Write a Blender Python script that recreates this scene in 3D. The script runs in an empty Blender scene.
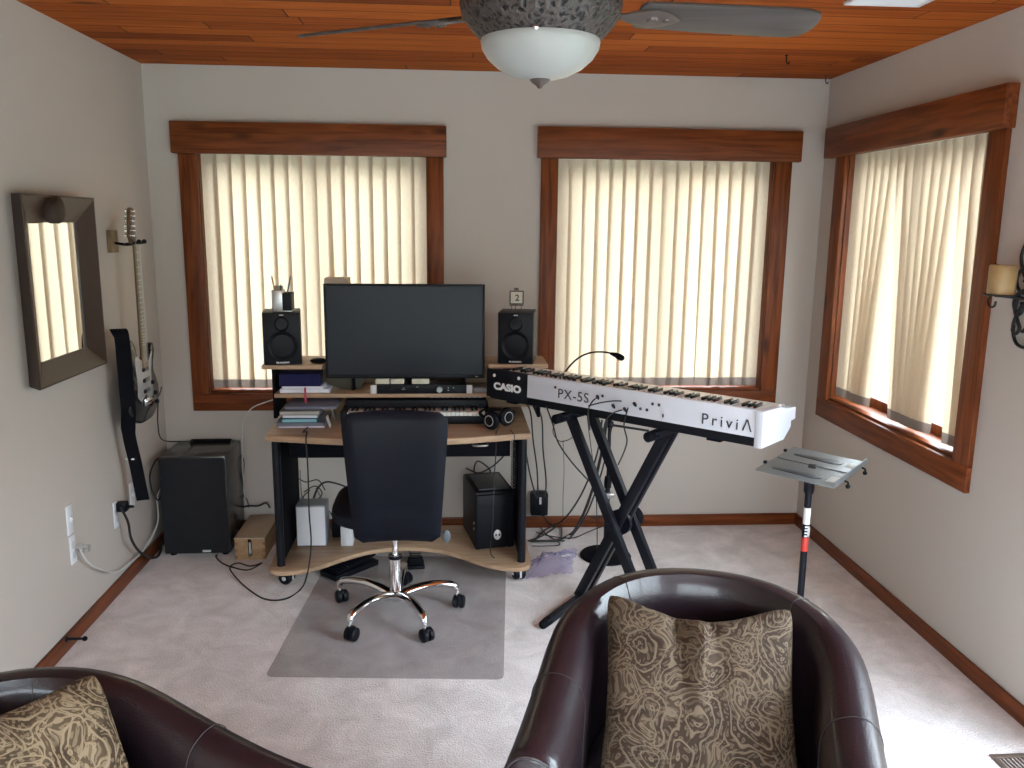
import bpy, bmesh, math, random
from mathutils import Vector, Matrix, noise
R = random.Random(7)
PI = math.pi
C = bpy.context.scene.collection
sc = bpy.context.scene

# ---------------------------------------------------------------- camera
CAMZ, F, PITCH, YAW, ROLL = 1.6852, 840.0, -0.18942, 0.069505, 0.01072
def make_camera():
    d = Vector((math.sin(YAW)*math.cos(PITCH), math.cos(YAW)*math.cos(PITCH), math.sin(PITCH)))
    r = Vector((math.cos(YAW), -math.sin(YAW), 0)); u = r.cross(d)
    r2 = r*math.cos(ROLL)+u*math.sin(ROLL); u2 = -r*math.sin(ROLL)+u*math.cos(ROLL)
    m = Matrix(((r2.x, u2.x, -d.x, 0), (r2.y, u2.y, -d.y, 0), (r2.z, u2.z, -d.z, CAMZ), (0, 0, 0, 1)))
    cam = bpy.data.cameras.new('camera'); cam.sensor_width = 36; cam.lens = F/1024*36
    cam.clip_start = .02
    o = bpy.data.objects.new('camera', cam); C.objects.link(o); o.matrix_world = m
    sc.camera = o
make_camera()
sc.view_settings.view_transform = 'Standard'; sc.view_settings.look = 'None'
sc.view_settings.exposure = 0.30; sc.view_settings.gamma = 1.0; sc.view_settings.use_curve_mapping = False
try:
    sc.cycles.use_denoising = True
    sc.cycles.max_bounces = 10; sc.cycles.diffuse_bounces = 6; sc.cycles.transparent_max_bounces = 16
    sc.cycles.sample_clamp_indirect = 6
except Exception: pass

# ---------------------------------------------------------------- sky (overcast daylight)
def make_world():
    w = bpy.data.worlds.new('overcast_sky'); sc.world = w; w.use_nodes = True
    nt = w.node_tree; nt.nodes.clear()
    out = nt.nodes.new('ShaderNodeOutputWorld'); bg = nt.nodes.new('ShaderNodeBackground')
    tc = nt.nodes.new('ShaderNodeTexCoord'); sep = nt.nodes.new('ShaderNodeSeparateXYZ')
    rp = nt.nodes.new('ShaderNodeValToRGB')
    rp.color_ramp.elements[0].position = 0.52; rp.color_ramp.elements[0].color = (.06, .07, .06, 1)
    rp.color_ramp.elements[1].position = 0.80; rp.color_ramp.elements[1].color = (.80, .91, 1.05, 1)
    k = rp.color_ramp.elements.new(.61); k.color = (.40, .43, .47, 1)
    mp = nt.nodes.new('ShaderNodeMapRange'); mp.inputs[1].default_value = -1; mp.inputs[2].default_value = 1
    nt.links.new(tc.outputs['Generated'], sep.inputs[0]); nt.links.new(sep.outputs['Z'], mp.inputs[0])
    nt.links.new(mp.outputs[0], rp.inputs[0]); nt.links.new(rp.outputs[0], bg.inputs[0])
    bg.inputs[1].default_value = SKY
    nt.links.new(bg.outputs[0], out.inputs[0])
SKY = 24.0
make_world()
def portal(name, loc, rot, sx, sy):
    l = bpy.data.lights.new(name, 'AREA'); l.shape = 'RECTANGLE'; l.size = sx; l.size_y = sy
    l.cycles.is_portal = True
    o = bpy.data.objects.new(name, l); C.objects.link(o); o.location = loc; o.rotation_euler = rot
portal('daylight_portal', (-.715, 4.66, 1.4), (-PI/2, 0, 0), 1.2, 1.3)
portal('daylight_portal', (1.115, 4.66, 1.4), (-PI/2, 0, 0), 1.2, 1.3)
portal('daylight_portal', (2.14, 3.62, 1.4), (0, PI/2, 0), 1.3, 1.2)
portal('daylight_portal', (0.0, -1.58, 1.12), (PI/2, 0, 0), 2.7, 2.2)
portal('daylight_portal', (2.14, .65, 1.1), (0, PI/2, 0), 2.1, 3.0)

# ---------------------------------------------------------------- materials
MATS = {}
def newmat(name):
    m = bpy.data.materials.new(name); m.use_nodes = True
    nt = m.node_tree; b = nt.nodes['Principled BSDF']
    return m, nt, b
def N(nt, t, **k):
    n = nt.nodes.new(t)
    for a, v in k.items(): setattr(n, a, v)
    return n
def L(nt, a, b): nt.links.new(a, b)
def plain(name, col, rough=.5, metal=0, var=.06, scale=25, bump=0, coat=0, bscale=None, spec=None):
    """procedural paint / plastic / metal with a little tonal noise"""
    if name in MATS: return MATS[name]
    m, nt, b = newmat(name)
    tc = N(nt, 'ShaderNodeTexCoord'); nz = N(nt, 'ShaderNodeTexNoise'); nz.inputs['Scale'].default_value = scale
    nz.inputs['Detail'].default_value = 4
    L(nt, tc.outputs['Object'], nz.inputs['Vector'])
    rp = N(nt, 'ShaderNodeValToRGB')
    rp.color_ramp.elements[0].color = tuple(c*(1-var) for c in col)+(1,)
    rp.color_ramp.elements[1].color = tuple(min(1, c*(1+var)) for c in col)+(1,)
    L(nt, nz.outputs[0], rp.inputs[0]); L(nt, rp.outputs[0], b.inputs['Base Color'])
    b.inputs['Roughness'].default_value = rough; b.inputs['Metallic'].default_value = metal
    if coat: b.inputs['Coat Weight'].default_value = coat; b.inputs['Coat Roughness'].default_value = .1
    if spec is not None: b.inputs['Specular IOR Level'].default_value = spec
    if bump:
        n2 = N(nt, 'ShaderNodeTexNoise'); n2.inputs['Scale'].default_value = bscale or scale*6
        bp = N(nt, 'ShaderNodeBump'); bp.inputs['Strength'].default_value = bump; bp.inputs['Distance'].default_value = .004
        L(nt, tc.outputs['Object'], n2.inputs['Vector']); L(nt, n2.outputs[0], bp.inputs['Height']); L(nt, bp.outputs[0], b.inputs['Normal'])
    MATS[name] = m
    return m
def wood(name, c1, c2, axis='x', rough=.45, scale=1.0, knots=True):
    if name in MATS: return MATS[name]
    m, nt, b = newmat(name)
    tc = N(nt, 'ShaderNodeTexCoord'); mp = N(nt, 'ShaderNodeMapping')
    s = {'x': (1.2, 18, 18), 'y': (18, 1.2, 18), 'z': (18, 18, 1.2)}[axis]
    mp.inputs['Scale'].default_value = tuple(v*scale for v in s)
    L(nt, tc.outputs['Object'], mp.inputs[0])
    nz = N(nt, 'ShaderNodeTexNoise'); nz.inputs['Scale'].default_value = 2.2; nz.inputs['Detail'].default_value = 6
    nz.inputs['Distortion'].default_value = .8
    L(nt, mp.outputs[0], nz.inputs['Vector'])
    rp = N(nt, 'ShaderNodeValToRGB'); rp.color_ramp.elements[0].position = .3; rp.color_ramp.elements[1].position = .72
    rp.color_ramp.elements[0].color = (*c1, 1); rp.color_ramp.elements[1].color = (*c2, 1)
    L(nt, nz.outputs[0], rp.inputs[0])
    last = rp.outputs[0]
    if knots:
        m2 = N(nt, 'ShaderNodeMapping'); s2 = {'x': (2.2, 7, 7), 'y': (7, 2.2, 7), 'z': (7, 7, 2.2)}[axis]
        m2.inputs['Scale'].default_value = s2
        vo = N(nt, 'ShaderNodeTexVoronoi'); vo.inputs['Scale'].default_value = 1.0
        L(nt, tc.outputs['Object'], m2.inputs[0]); L(nt, m2.outputs[0], vo.inputs['Vector'])
        kr = N(nt, 'ShaderNodeValToRGB'); kr.color_ramp.elements[0].position = .05; kr.color_ramp.elements[1].position = .16
        kr.color_ramp.elements[0].color = (.35, .35, .35, 1); kr.color_ramp.elements[1].color = (1, 1, 1, 1)
        L(nt, vo.outputs['Distance'], kr.inputs[0])
        mx = N(nt, 'ShaderNodeMix', data_type='RGBA', blend_type='MULTIPLY'); mx.inputs[0].default_value = 1
        L(nt, last, mx.inputs[6]); L(nt, kr.outputs[0], mx.inputs[7]); last = mx.outputs[2]
    L(nt, last, b.inputs['Base Color']); b.inputs['Roughness'].default_value = rough; b.inputs['Specular IOR Level'].default_value = .25
    MATS[name] = m
    return m
def ceiling_mat():
    m, nt, b = newmat('cedar_board_ceiling')
    tc = N(nt, 'ShaderNodeTexCoord'); sep = N(nt, 'ShaderNodeSeparateXYZ'); L(nt, tc.outputs['Object'], sep.inputs[0])
    def mth(op, a, v=None, v2=None):
        n = N(nt, 'ShaderNodeMath', operation=op)
        for i, q in enumerate((a, v, v2)):
            if q is None: continue
            if isinstance(q, (int, float)): n.inputs[i].default_value = q
            else: L(nt, q, n.inputs[i])
        return n.outputs[0]
    row = mth('DIVIDE', sep.outputs['Y'], .118)
    ri = mth('FLOOR', row); rf = mth('FRACT', row)
    wn = N(nt, 'ShaderNodeTexWhiteNoise', noise_dimensions='1D'); L(nt, ri, wn.inputs['W'])
    xo = mth('ADD', mth('DIVIDE', sep.outputs['X'], 1.7), mth('MULTIPLY', wn.outputs[0], 7.0))
    xi = mth('FLOOR', xo); xf = mth('FRACT', xo)
    wn2 = N(nt, 'ShaderNodeTexWhiteNoise', noise_dimensions='2D')
    cb = N(nt, 'ShaderNodeCombineXYZ'); L(nt, ri, cb.inputs[0]); L(nt, xi, cb.inputs[1]); L(nt, cb.outputs[0], wn2.inputs['Vector'])
    # grain, offset per board
    c2 = N(nt, 'ShaderNodeCombineXYZ')
    L(nt, mth('ADD', mth('MULTIPLY', sep.outputs['X'], 1.1), mth('MULTIPLY', wn2.outputs[0], 30)), c2.inputs[0])
    L(nt, mth('MULTIPLY', sep.outputs['Y'], 22), c2.inputs[1])
    nz = N(nt, 'ShaderNodeTexNoise'); nz.inputs['Scale'].default_value = 2; nz.inputs['Detail'].default_value = 7; nz.inputs['Distortion'].default_value = 1.2
    L(nt, c2.outputs[0], nz.inputs['Vector'])
    t = mth('ADD', mth('MULTIPLY', nz.outputs[0], .75), mth('MULTIPLY', wn2.outputs[0], .42))
    rp = N(nt, 'ShaderNodeValToRGB'); e = rp.color_ramp.elements
    e[0].position = .28; e[0].color = (.140, .024, .003, 1); e[1].position = .82; e[1].color = (.44, .112, .015, 1)
    k = e.new(.52); k.color = (.28, .058, .006, 1)
    L(nt, t, rp.inputs[0])
    # knots
    m2 = N(nt, 'ShaderNodeMapping'); m2.inputs['Scale'].default_value = (1.6, 5.5, 1)
    vo = N(nt, 'ShaderNodeTexVoronoi'); L(nt, tc.outputs['Object'], m2.inputs[0]); L(nt, m2.outputs[0], vo.inputs['Vector']); vo.inputs['Scale'].default_value = 1
    kr = N(nt, 'ShaderNodeValToRGB'); kr.color_ramp.elements[0].position = .04; kr.color_ramp.elements[1].position = .13
    kr.color_ramp.elements[0].color = (.3, .25, .22, 1); kr.color_ramp.elements[1].color = (1, 1, 1, 1)
    L(nt, vo.outputs['Distance'], kr.inputs[0])
    mx = N(nt, 'ShaderNodeMix', data_type='RGBA', blend_type='MULTIPLY'); mx.inputs[0].default_value = 1
    L(nt, rp.outputs[0], mx.inputs[6]); L(nt, kr.outputs[0], mx.inputs[7])
    # grooves between the boards (a real joint in the material: bump + darker line colour)
    g1 = mth('MULTIPLY', mth('LESS_THAN', rf, .05), 1.0); g2 = mth('LESS_THAN', xf, .003)
    g = mth('MAXIMUM', g1, g2)
    mx2 = N(nt, 'ShaderNodeMix', data_type='RGBA'); L(nt, g, mx2.inputs[0]); L(nt, mx.outputs[2], mx2.inputs[6]); mx2.inputs[7].default_value = (.05, .012, .004, 1)
    L(nt, mx2.outputs[2], b.inputs['Base Color'])
    bp = N(nt, 'ShaderNodeBump'); bp.inputs['Strength'].default_value = .6; bp.inputs['Distance'].default_value = .01; bp.invert = True
    L(nt, g, bp.inputs['Height']); L(nt, bp.outputs[0], b.inputs['Normal'])
    b.inputs['Roughness'].default_value = .75; b.inputs['Specular IOR Level'].default_value = .15
    return m
def carpet_mat():
    m, nt, b = newmat('cut_pile_carpet')
    tc = N(nt, 'ShaderNodeTexCoord')
    n1 = N(nt, 'ShaderNodeTexNoise'); n1.inputs['Scale'].default_value = 7; n1.inputs['Detail'].default_value = 5; n1.inputs['Roughness'].default_value = .65; n1.inputs['Distortion'].default_value = .6
    n2 = N(nt, 'ShaderNodeTexNoise'); n2.inputs['Scale'].default_value = 160; n2.inputs['Detail'].default_value = 3
    for n in (n1, n2): L(nt, tc.outputs['Object'], n.inputs['Vector'])
    r1 = N(nt, 'ShaderNodeValToRGB'); r1.color_ramp.elements[0].position = .32; r1.color_ramp.elements[1].position = .68
    r1.color_ramp.elements[0].color = (.66, .605, .59, 1); r1.color_ramp.elements[1].color = (.92, .865, .86, 1)
    L(nt, n1.outputs[0], r1.inputs[0])
    r2 = N(nt, 'ShaderNodeValToRGB'); r2.color_ramp.elements[0].position = .3; r2.color_ramp.elements[1].position = .7
    r2.color_ramp.elements[0].color = (.82, .81, .8, 1); r2.color_ramp.elements[1].color = (1, 1, 1, 1)
    L(nt, n2.outputs[0], r2.inputs[0])
    mx = N(nt, 'ShaderNodeMix', data_type='RGBA', blend_type='MULTIPLY'); mx.inputs[0].default_value = 1
    L(nt, r1.outputs[0], mx.inputs[6]); L(nt, r2.outputs[0], mx.inputs[7]); L(nt, mx.outputs[2], b.inputs['Base Color'])
    bp = N(nt, 'ShaderNodeBump'); bp.inputs['Strength'].default_value = .7; bp.inputs['Distance'].default_value = .012
    ad = N(nt, 'ShaderNodeMath', operation='MULTIPLY_ADD'); ad.inputs[1].default_value = 1.5
    L(nt, n1.outputs[0], ad.inputs[0]); L(nt, n2.outputs[0], ad.inputs[2]); L(nt, ad.outputs[0], bp.inputs['Height'])
    L(nt, bp.outputs[0], b.inputs['Normal'])
    b.inputs['Roughness'].default_value = .95; b.inputs['Specular IOR Level'].default_value = .1
    b.inputs['Sheen Weight'].default_value = .3
    return m
def fabric_vane(name, col, trans, tk):
    m = bpy.data.materials.new(name); m.use_nodes = True; nt = m.node_tree; nt.nodes.clear()
    out = N(nt, 'ShaderNodeOutputMaterial'); d = N(nt, 'ShaderNodeBsdfDiffuse'); t = N(nt, 'ShaderNodeBsdfTranslucent'); mx = N(nt, 'ShaderNodeMixShader')
    tc = N(nt, 'ShaderNodeTexCoord'); mp = N(nt, 'ShaderNodeMapping'); mp.inputs['Scale'].default_value = (60, 60, 7)
    nz = N(nt, 'ShaderNodeTexNoise'); nz.inputs['Scale'].default_value = 6; nz.inputs['Detail'].default_value = 4
    L(nt, tc.outputs['Object'], mp.inputs[0]); L(nt, mp.outputs[0], nz.inputs['Vector'])
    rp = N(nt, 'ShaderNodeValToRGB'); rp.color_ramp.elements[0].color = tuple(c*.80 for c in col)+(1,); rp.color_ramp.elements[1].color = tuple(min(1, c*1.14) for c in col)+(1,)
    oi = N(nt, 'ShaderNodeObjectInfo'); av = N(nt, 'ShaderNodeMath', operation='MULTIPLY_ADD'); av.inputs[1].default_value = .35; av.inputs[2].default_value = -.17
    L(nt, oi.outputs['Random'], av.inputs[0]); aw = N(nt, 'ShaderNodeMath', operation='ADD'); L(nt, nz.outputs[0], aw.inputs[0]); L(nt, av.outputs[0], aw.inputs[1])
    L(nt, aw.outputs[0], rp.inputs[0]); L(nt, rp.outputs[0], d.inputs[0])
    tm = N(nt, 'ShaderNodeMix', data_type='RGBA', blend_type='MULTIPLY'); tm.inputs[0].default_value = 1; tm.inputs[7].default_value = (*tk, 1)
    L(nt, rp.outputs[0], tm.inputs[6]); L(nt, tm.outputs[2], t.inputs[0])
    mx.inputs[0].default_value = trans
    L(nt, d.outputs[0], mx.inputs[1]); L(nt, t.outputs[0], mx.inputs[2]); L(nt, mx.outputs[0], out.inputs[0])
    return m
def clear_mat(name, tint, rough, gloss, body=0, bodycol=(.5, .5, .5)):
    """thin clear sheet: transparent + fresnel gloss (+ a share of milky body)"""
    m = bpy.data.materials.new(name); m.use_nodes = True; nt = m.node_tree; nt.nodes.clear()
    out = N(nt, 'ShaderNodeOutputMaterial'); t = N(nt, 'ShaderNodeBsdfTransparent'); t.inputs[0].default_value = (*tint, 1)
    g = N(nt, 'ShaderNodeBsdfGlossy'); g.inputs['Roughness'].default_value = rough
    fr = N(nt, 'ShaderNodeLayerWeight'); fr.inputs[0].default_value = .5
    pw = N(nt, 'ShaderNodeMath', operation='POWER'); pw.inputs[1].default_value = 4.5; L(nt, fr.outputs['Facing'], pw.inputs[0])
    pa = N(nt, 'ShaderNodeMath', operation='MULTIPLY_ADD'); pa.inputs[1].default_value = .9; pa.inputs[2].default_value = .04; L(nt, pw.outputs[0], pa.inputs[0])
    mu = N(nt, 'ShaderNodeMath', operation='MULTIPLY'); mu.inputs[1].default_value = gloss; L(nt, pa.outputs[0], mu.inputs[0])
    mx = N(nt, 'ShaderNodeMixShader'); L(nt, mu.outputs[0], mx.inputs[0])
    base = t.outputs[0]
    if body:
        d = N(nt, 'ShaderNodeBsdfDiffuse'); m2 = N(nt, 'ShaderNodeMixShader')
        tc = N(nt, 'ShaderNodeTexCoord'); nz = N(nt, 'ShaderNodeTexNoise'); nz.inputs['Scale'].default_value = 90; L(nt, tc.outputs['Object'], nz.inputs['Vector'])
        rp = N(nt, 'ShaderNodeValToRGB'); rp.color_ramp.elements[0].position = .45; rp.color_ramp.elements[1].position = .75
        rp.color_ramp.elements[0].color = tuple(c*.85 for c in bodycol)+(1,); rp.color_ramp.elements[1].color = tuple(min(1, c*1.3) for c in bodycol)+(1,)
        L(nt, nz.outputs[0], rp.inputs[0]); L(nt, rp.outputs[0], d.inputs[0])
        m2.inputs[0].default_value = body; L(nt, t.outputs[0], m2.inputs[1]); L(nt, d.outputs[0], m2.inputs[2]); base = m2.outputs[0]
    L(nt, base, mx.inputs[1]); L(nt, g.outputs[0], mx.inputs[2]); L(nt, mx.outputs[0], out.inputs[0])
    return m
def leather_mat():
    m, nt, b = newmat('dark_brown_leather')
    tc = N(nt, 'ShaderNodeTexCoord'); nz = N(nt, 'ShaderNodeTexNoise'); nz.inputs['Scale'].default_value = 5; nz.inputs['Detail'].default_value = 6
    L(nt, tc.outputs['Object'], nz.inputs['Vector'])
    rp = N(nt, 'ShaderNodeValToRGB'); rp.color_ramp.elements[0].color = (.008, .0045, .0065, 1); rp.color_ramp.elements[1].color = (.020, .0105, .0145, 1)
    L(nt, nz.outputs[0], rp.inputs[0]); L(nt, rp.outputs[0], b.inputs['Base Color'])
    vo = N(nt, 'ShaderNodeTexVoronoi'); vo.inputs['Scale'].default_value = 220; L(nt, tc.outputs['Object'], vo.inputs['Vector'])
    n3 = N(nt, 'ShaderNodeTexNoise'); n3.inputs['Scale'].default_value = 9; n3.inputs['Detail'].default_value = 3; L(nt, tc.outputs['Object'], n3.inputs['Vector'])
    ad = N(nt, 'ShaderNodeMath', operation='MULTIPLY_ADD'); ad.inputs[1].default_value = 7; L(nt, n3.outputs[0], ad.inputs[0]); L(nt, vo.outputs['Distance'], ad.inputs[2])
    bp = N(nt, 'ShaderNodeBump'); bp.inputs['Strength'].default_value = .16; bp.inputs['Distance'].default_value = .0025
    L(nt, ad.outputs[0], bp.inputs['Height']); L(nt, bp.outputs[0], b.inputs['Normal'])
    b.inputs['Roughness'].default_value = .34; b.inputs['Specular IOR Level'].default_value = .35; b.inputs['Coat Weight'].default_value = .35; b.inputs['Coat Roughness'].default_value = .12
    return m
def paisley_mat(name, dark, mid, gold, rot):
    m, nt, b = newmat(name)
    tc = N(nt, 'ShaderNodeTexCoord'); mp = N(nt, 'ShaderNodeMapping'); mp.inputs['Rotation'].default_value = (0, 0, rot)
    mp.inputs['Location'].default_value = (3.1+rot, 1.7, .3)
    L(nt, tc.outputs['Object'], mp.inputs[0])
    wn = N(nt, 'ShaderNodeTexNoise'); wn.inputs['Scale'].default_value = 7; wn.inputs['Detail'].default_value = 2; L(nt, mp.outputs[0], wn.inputs['Vector'])
    wv = N(nt, 'ShaderNodeVectorMath', operation='MULTIPLY_ADD'); wv.inputs[1].default_value = (.17, .17, 0)
    L(nt, wn.outputs['Color'], wv.inputs[0]); L(nt, mp.outputs[0], wv.inputs[2])
    flat = N(nt, 'ShaderNodeVectorMath', operation='MULTIPLY'); flat.inputs[1].default_value = (1, 1, 0); L(nt, wv.outputs[0], flat.inputs[0])
    def lines(scale, freq, width, soft):
        vo = N(nt, 'ShaderNodeTexVoronoi'); vo.voronoi_dimensions = '2D'; vo.inputs['Scale'].default_value = scale; vo.inputs['Randomness'].default_value = .9
        L(nt, flat.outputs[0], vo.inputs['Vector'])
        mu = N(nt, 'ShaderNodeMath', operation='MULTIPLY'); mu.inputs[1].default_value = freq; L(nt, vo.outputs['Distance'], mu.inputs[0])
        sn = N(nt, 'ShaderNodeMath', operation='SINE'); L(nt, mu.outputs[0], sn.inputs[0])
        rp = N(nt, 'ShaderNodeValToRGB'); rp.color_ramp.elements[0].position = width; rp.color_ramp.elements[1].position = min(1, width+soft)
        mr = N(nt, 'ShaderNodeMapRange'); mr.inputs[1].default_value = -1; mr.inputs[2].default_value = 1; L(nt, sn.outputs[0], mr.inputs[0])
        L(nt, mr.outputs[0], rp.inputs[0]); return rp.outputs[0]
    a = lines(13, 30, .80, .16); c = lines(38, 14, .72, .18); e = lines(85, 9, .70, .2)
    mk = N(nt, 'ShaderNodeTexNoise'); mk.inputs['Scale'].default_value = 12; L(nt, flat.outputs[0], mk.inputs['Vector'])
    mr = N(nt, 'ShaderNodeValToRGB'); mr.color_ramp.elements[0].position = .46; mr.color_ramp.elements[1].position = .54; L(nt, mk.outputs[0], mr.inputs[0])
    mc = N(nt, 'ShaderNodeMix', data_type='RGBA', blend_type='MULTIPLY'); mc.inputs[0].default_value = 1; L(nt, c, mc.inputs[6]); L(nt, mr.outputs[0], mc.inputs[7])
    s1 = N(nt, 'ShaderNodeMix', data_type='RGBA', blend_type='LIGHTEN'); s1.inputs[0].default_value = 1; L(nt, a, s1.inputs[6]); L(nt, mc.outputs[2], s1.inputs[7])
    s2 = N(nt, 'ShaderNodeMix', data_type='RGBA', blend_type='LIGHTEN'); s2.inputs[0].default_value = .6; L(nt, s1.outputs[2], s2.inputs[6]); L(nt, e, s2.inputs[7])
    base = N(nt, 'ShaderNodeMix', data_type='RGBA'); L(nt, mr.outputs[0], base.inputs[0]); base.inputs[6].default_value = (*dark, 1); base.inputs[7].default_value = (*mid, 1)
    fin = N(nt, 'ShaderNodeMix', data_type='RGBA'); L(nt, s2.outputs[2], fin.inputs[0]); L(nt, base.outputs[2], fin.inputs[6]); fin.inputs[7].default_value = (*gold, 1)
    L(nt, fin.outputs[2], b.inputs['Base Color']); b.inputs['Roughness'].default_value = .75; b.inputs['Specular IOR Level'].default_value = .2
    bp = N(nt, 'ShaderNodeBump'); bp.inputs['Strength'].default_value = .4; bp.inputs['Distance'].default_value = .002
    L(nt, s2.outputs[2], bp.inputs['Height']); L(nt, bp.outputs[0], b.inputs['Normal'])
    return m
def filigree_mat():
    m, nt, b = newmat('pierced_bronze')
    tc = N(nt, 'ShaderNodeTexCoord'); vo = N(nt, 'ShaderNodeTexVoronoi'); vo.inputs['Scale'].default_value = 66
    nn = N(nt, 'ShaderNodeTexNoise'); nn.inputs['Scale'].default_value = 45; L(nt, tc.outputs['Object'], nn.inputs['Vector'])
    mp = N(nt, 'ShaderNodeVectorMath', operation='MULTIPLY_ADD'); mp.inputs[1].default_value = (.03, .03, .03); L(nt, nn.outputs['Color'], mp.inputs[0]); L(nt, tc.outputs['Object'], mp.inputs[2]); L(nt, mp.outputs[0], vo.inputs['Vector'])
    rp = N(nt, 'ShaderNodeValToRGB'); rp.color_ramp.elements[0].position = .36; rp.color_ramp.elements[1].position = .43
    rp.color_ramp.elements[0].color = (.004, .003, .003, 1); rp.color_ramp.elements[1].color = (.060, .048, .044, 1)
    L(nt, vo.outputs['Distance'], rp.inputs[0])
    # ramp is inverted: cell centres are the dark piercings
    L(nt, rp.outputs[0], b.inputs['Base Color'])
    bp = N(nt, 'ShaderNodeBump'); bp.inputs['Strength'].default_value = .9; bp.inputs['Distance'].default_value = .006
    L(nt, vo.outputs['Distance'], bp.inputs['Height']); L(nt, bp.outputs[0], b.inputs['Normal'])
    b.inputs['Roughness'].default_value = .5; b.inputs['Metallic'].default_value = .3
    return m

M_WALL = plain('wall_paint', (.51, .468, .425), .85, var=.02, scale=3, bump=.12, bscale=140)
M_CEIL = ceiling_mat(); M_CARPET = carpet_mat()
TR = ((.085, .019, .004), (.235, .062, .016))
M_TX = wood('trim_wood_x', *TR, 'x'); M_TY = wood('trim_wood_y', *TR, 'y'); M_TZ = wood('trim_wood_z', *TR, 'z')
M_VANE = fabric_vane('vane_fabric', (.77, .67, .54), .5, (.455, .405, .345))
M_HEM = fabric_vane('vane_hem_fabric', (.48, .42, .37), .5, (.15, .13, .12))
M_GLASS = clear_mat('window_glass', (.97, .99, .98), .02, .8)
M_MAT = clear_mat('clear_vinyl', (.93, .93, .935), .22, .9, .10, (.50, .48, .48))
M_LEATHER = leather_mat()
M_PAIS = paisley_mat('paisley_brown', (.030, .017, .010), (.048, .030, .018), (.120, .088, .058), 0)
M_PAIS2 = paisley_mat('paisley_gold', (.045, .029, .016), (.080, .055, .032), (.23, .175, .11), .8)
M_BLK = plain('black_plastic', (.0045, .005, .0085), .45, var=.2, spec=.2)
M_BLK2 = plain('black_metal', (.006, .007, .012), .4, metal=0, var=.2, spec=.25)
M_BLKM = plain('matte_black', (.004, .0042, .007), .8, var=.2, spec=.1)
M_BLKG = plain('gloss_black', (.010, .011, .014), .12, var=.2)
M_CHAIRLEA = plain('black_leatherette', (.0035, .0045, .010), .5, var=.3, bump=.2, bscale=200, spec=.2)
M_CHROME = plain('chrome', (.82, .82, .84), .09, metal=1, var=.03)
M_STEEL = plain('brushed_steel', (.5, .5, .5), .3, metal=1)
M_SILV = plain('silver_plastic', (.55, .56, .58), .4)
M_WHT = plain('white_plastic', (.72, .74, .78), .35, var=.02)
M_KBW = plain('white_satin_casing', (.66, .68, .75), .38, var=.02)
M_IV = plain('ivory_keys', (.78, .77, .73), .3, var=.02)
M_DW = wood('beech_laminate', (.33, .215, .135), (.47, .32, .205), 'x', .4, knots=False)
M_MIRF = plain('espresso_frame', (.040, .022, .016), .42, var=.2)
M_SCREEN = plain('screen_glass', (.010, .012, .019), .38, var=.03, spec=.28)
M_CABLE = plain('cable_black', (.012, .012, .014), .5)
M_CABLEW = plain('cable_white', (.6, .6, .58), .5)
M_INK = plain('dark_ink', (.03, .03, .04), .5)
M_INKW = plain('white_ink', (.75, .75, .75), .5)

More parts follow.
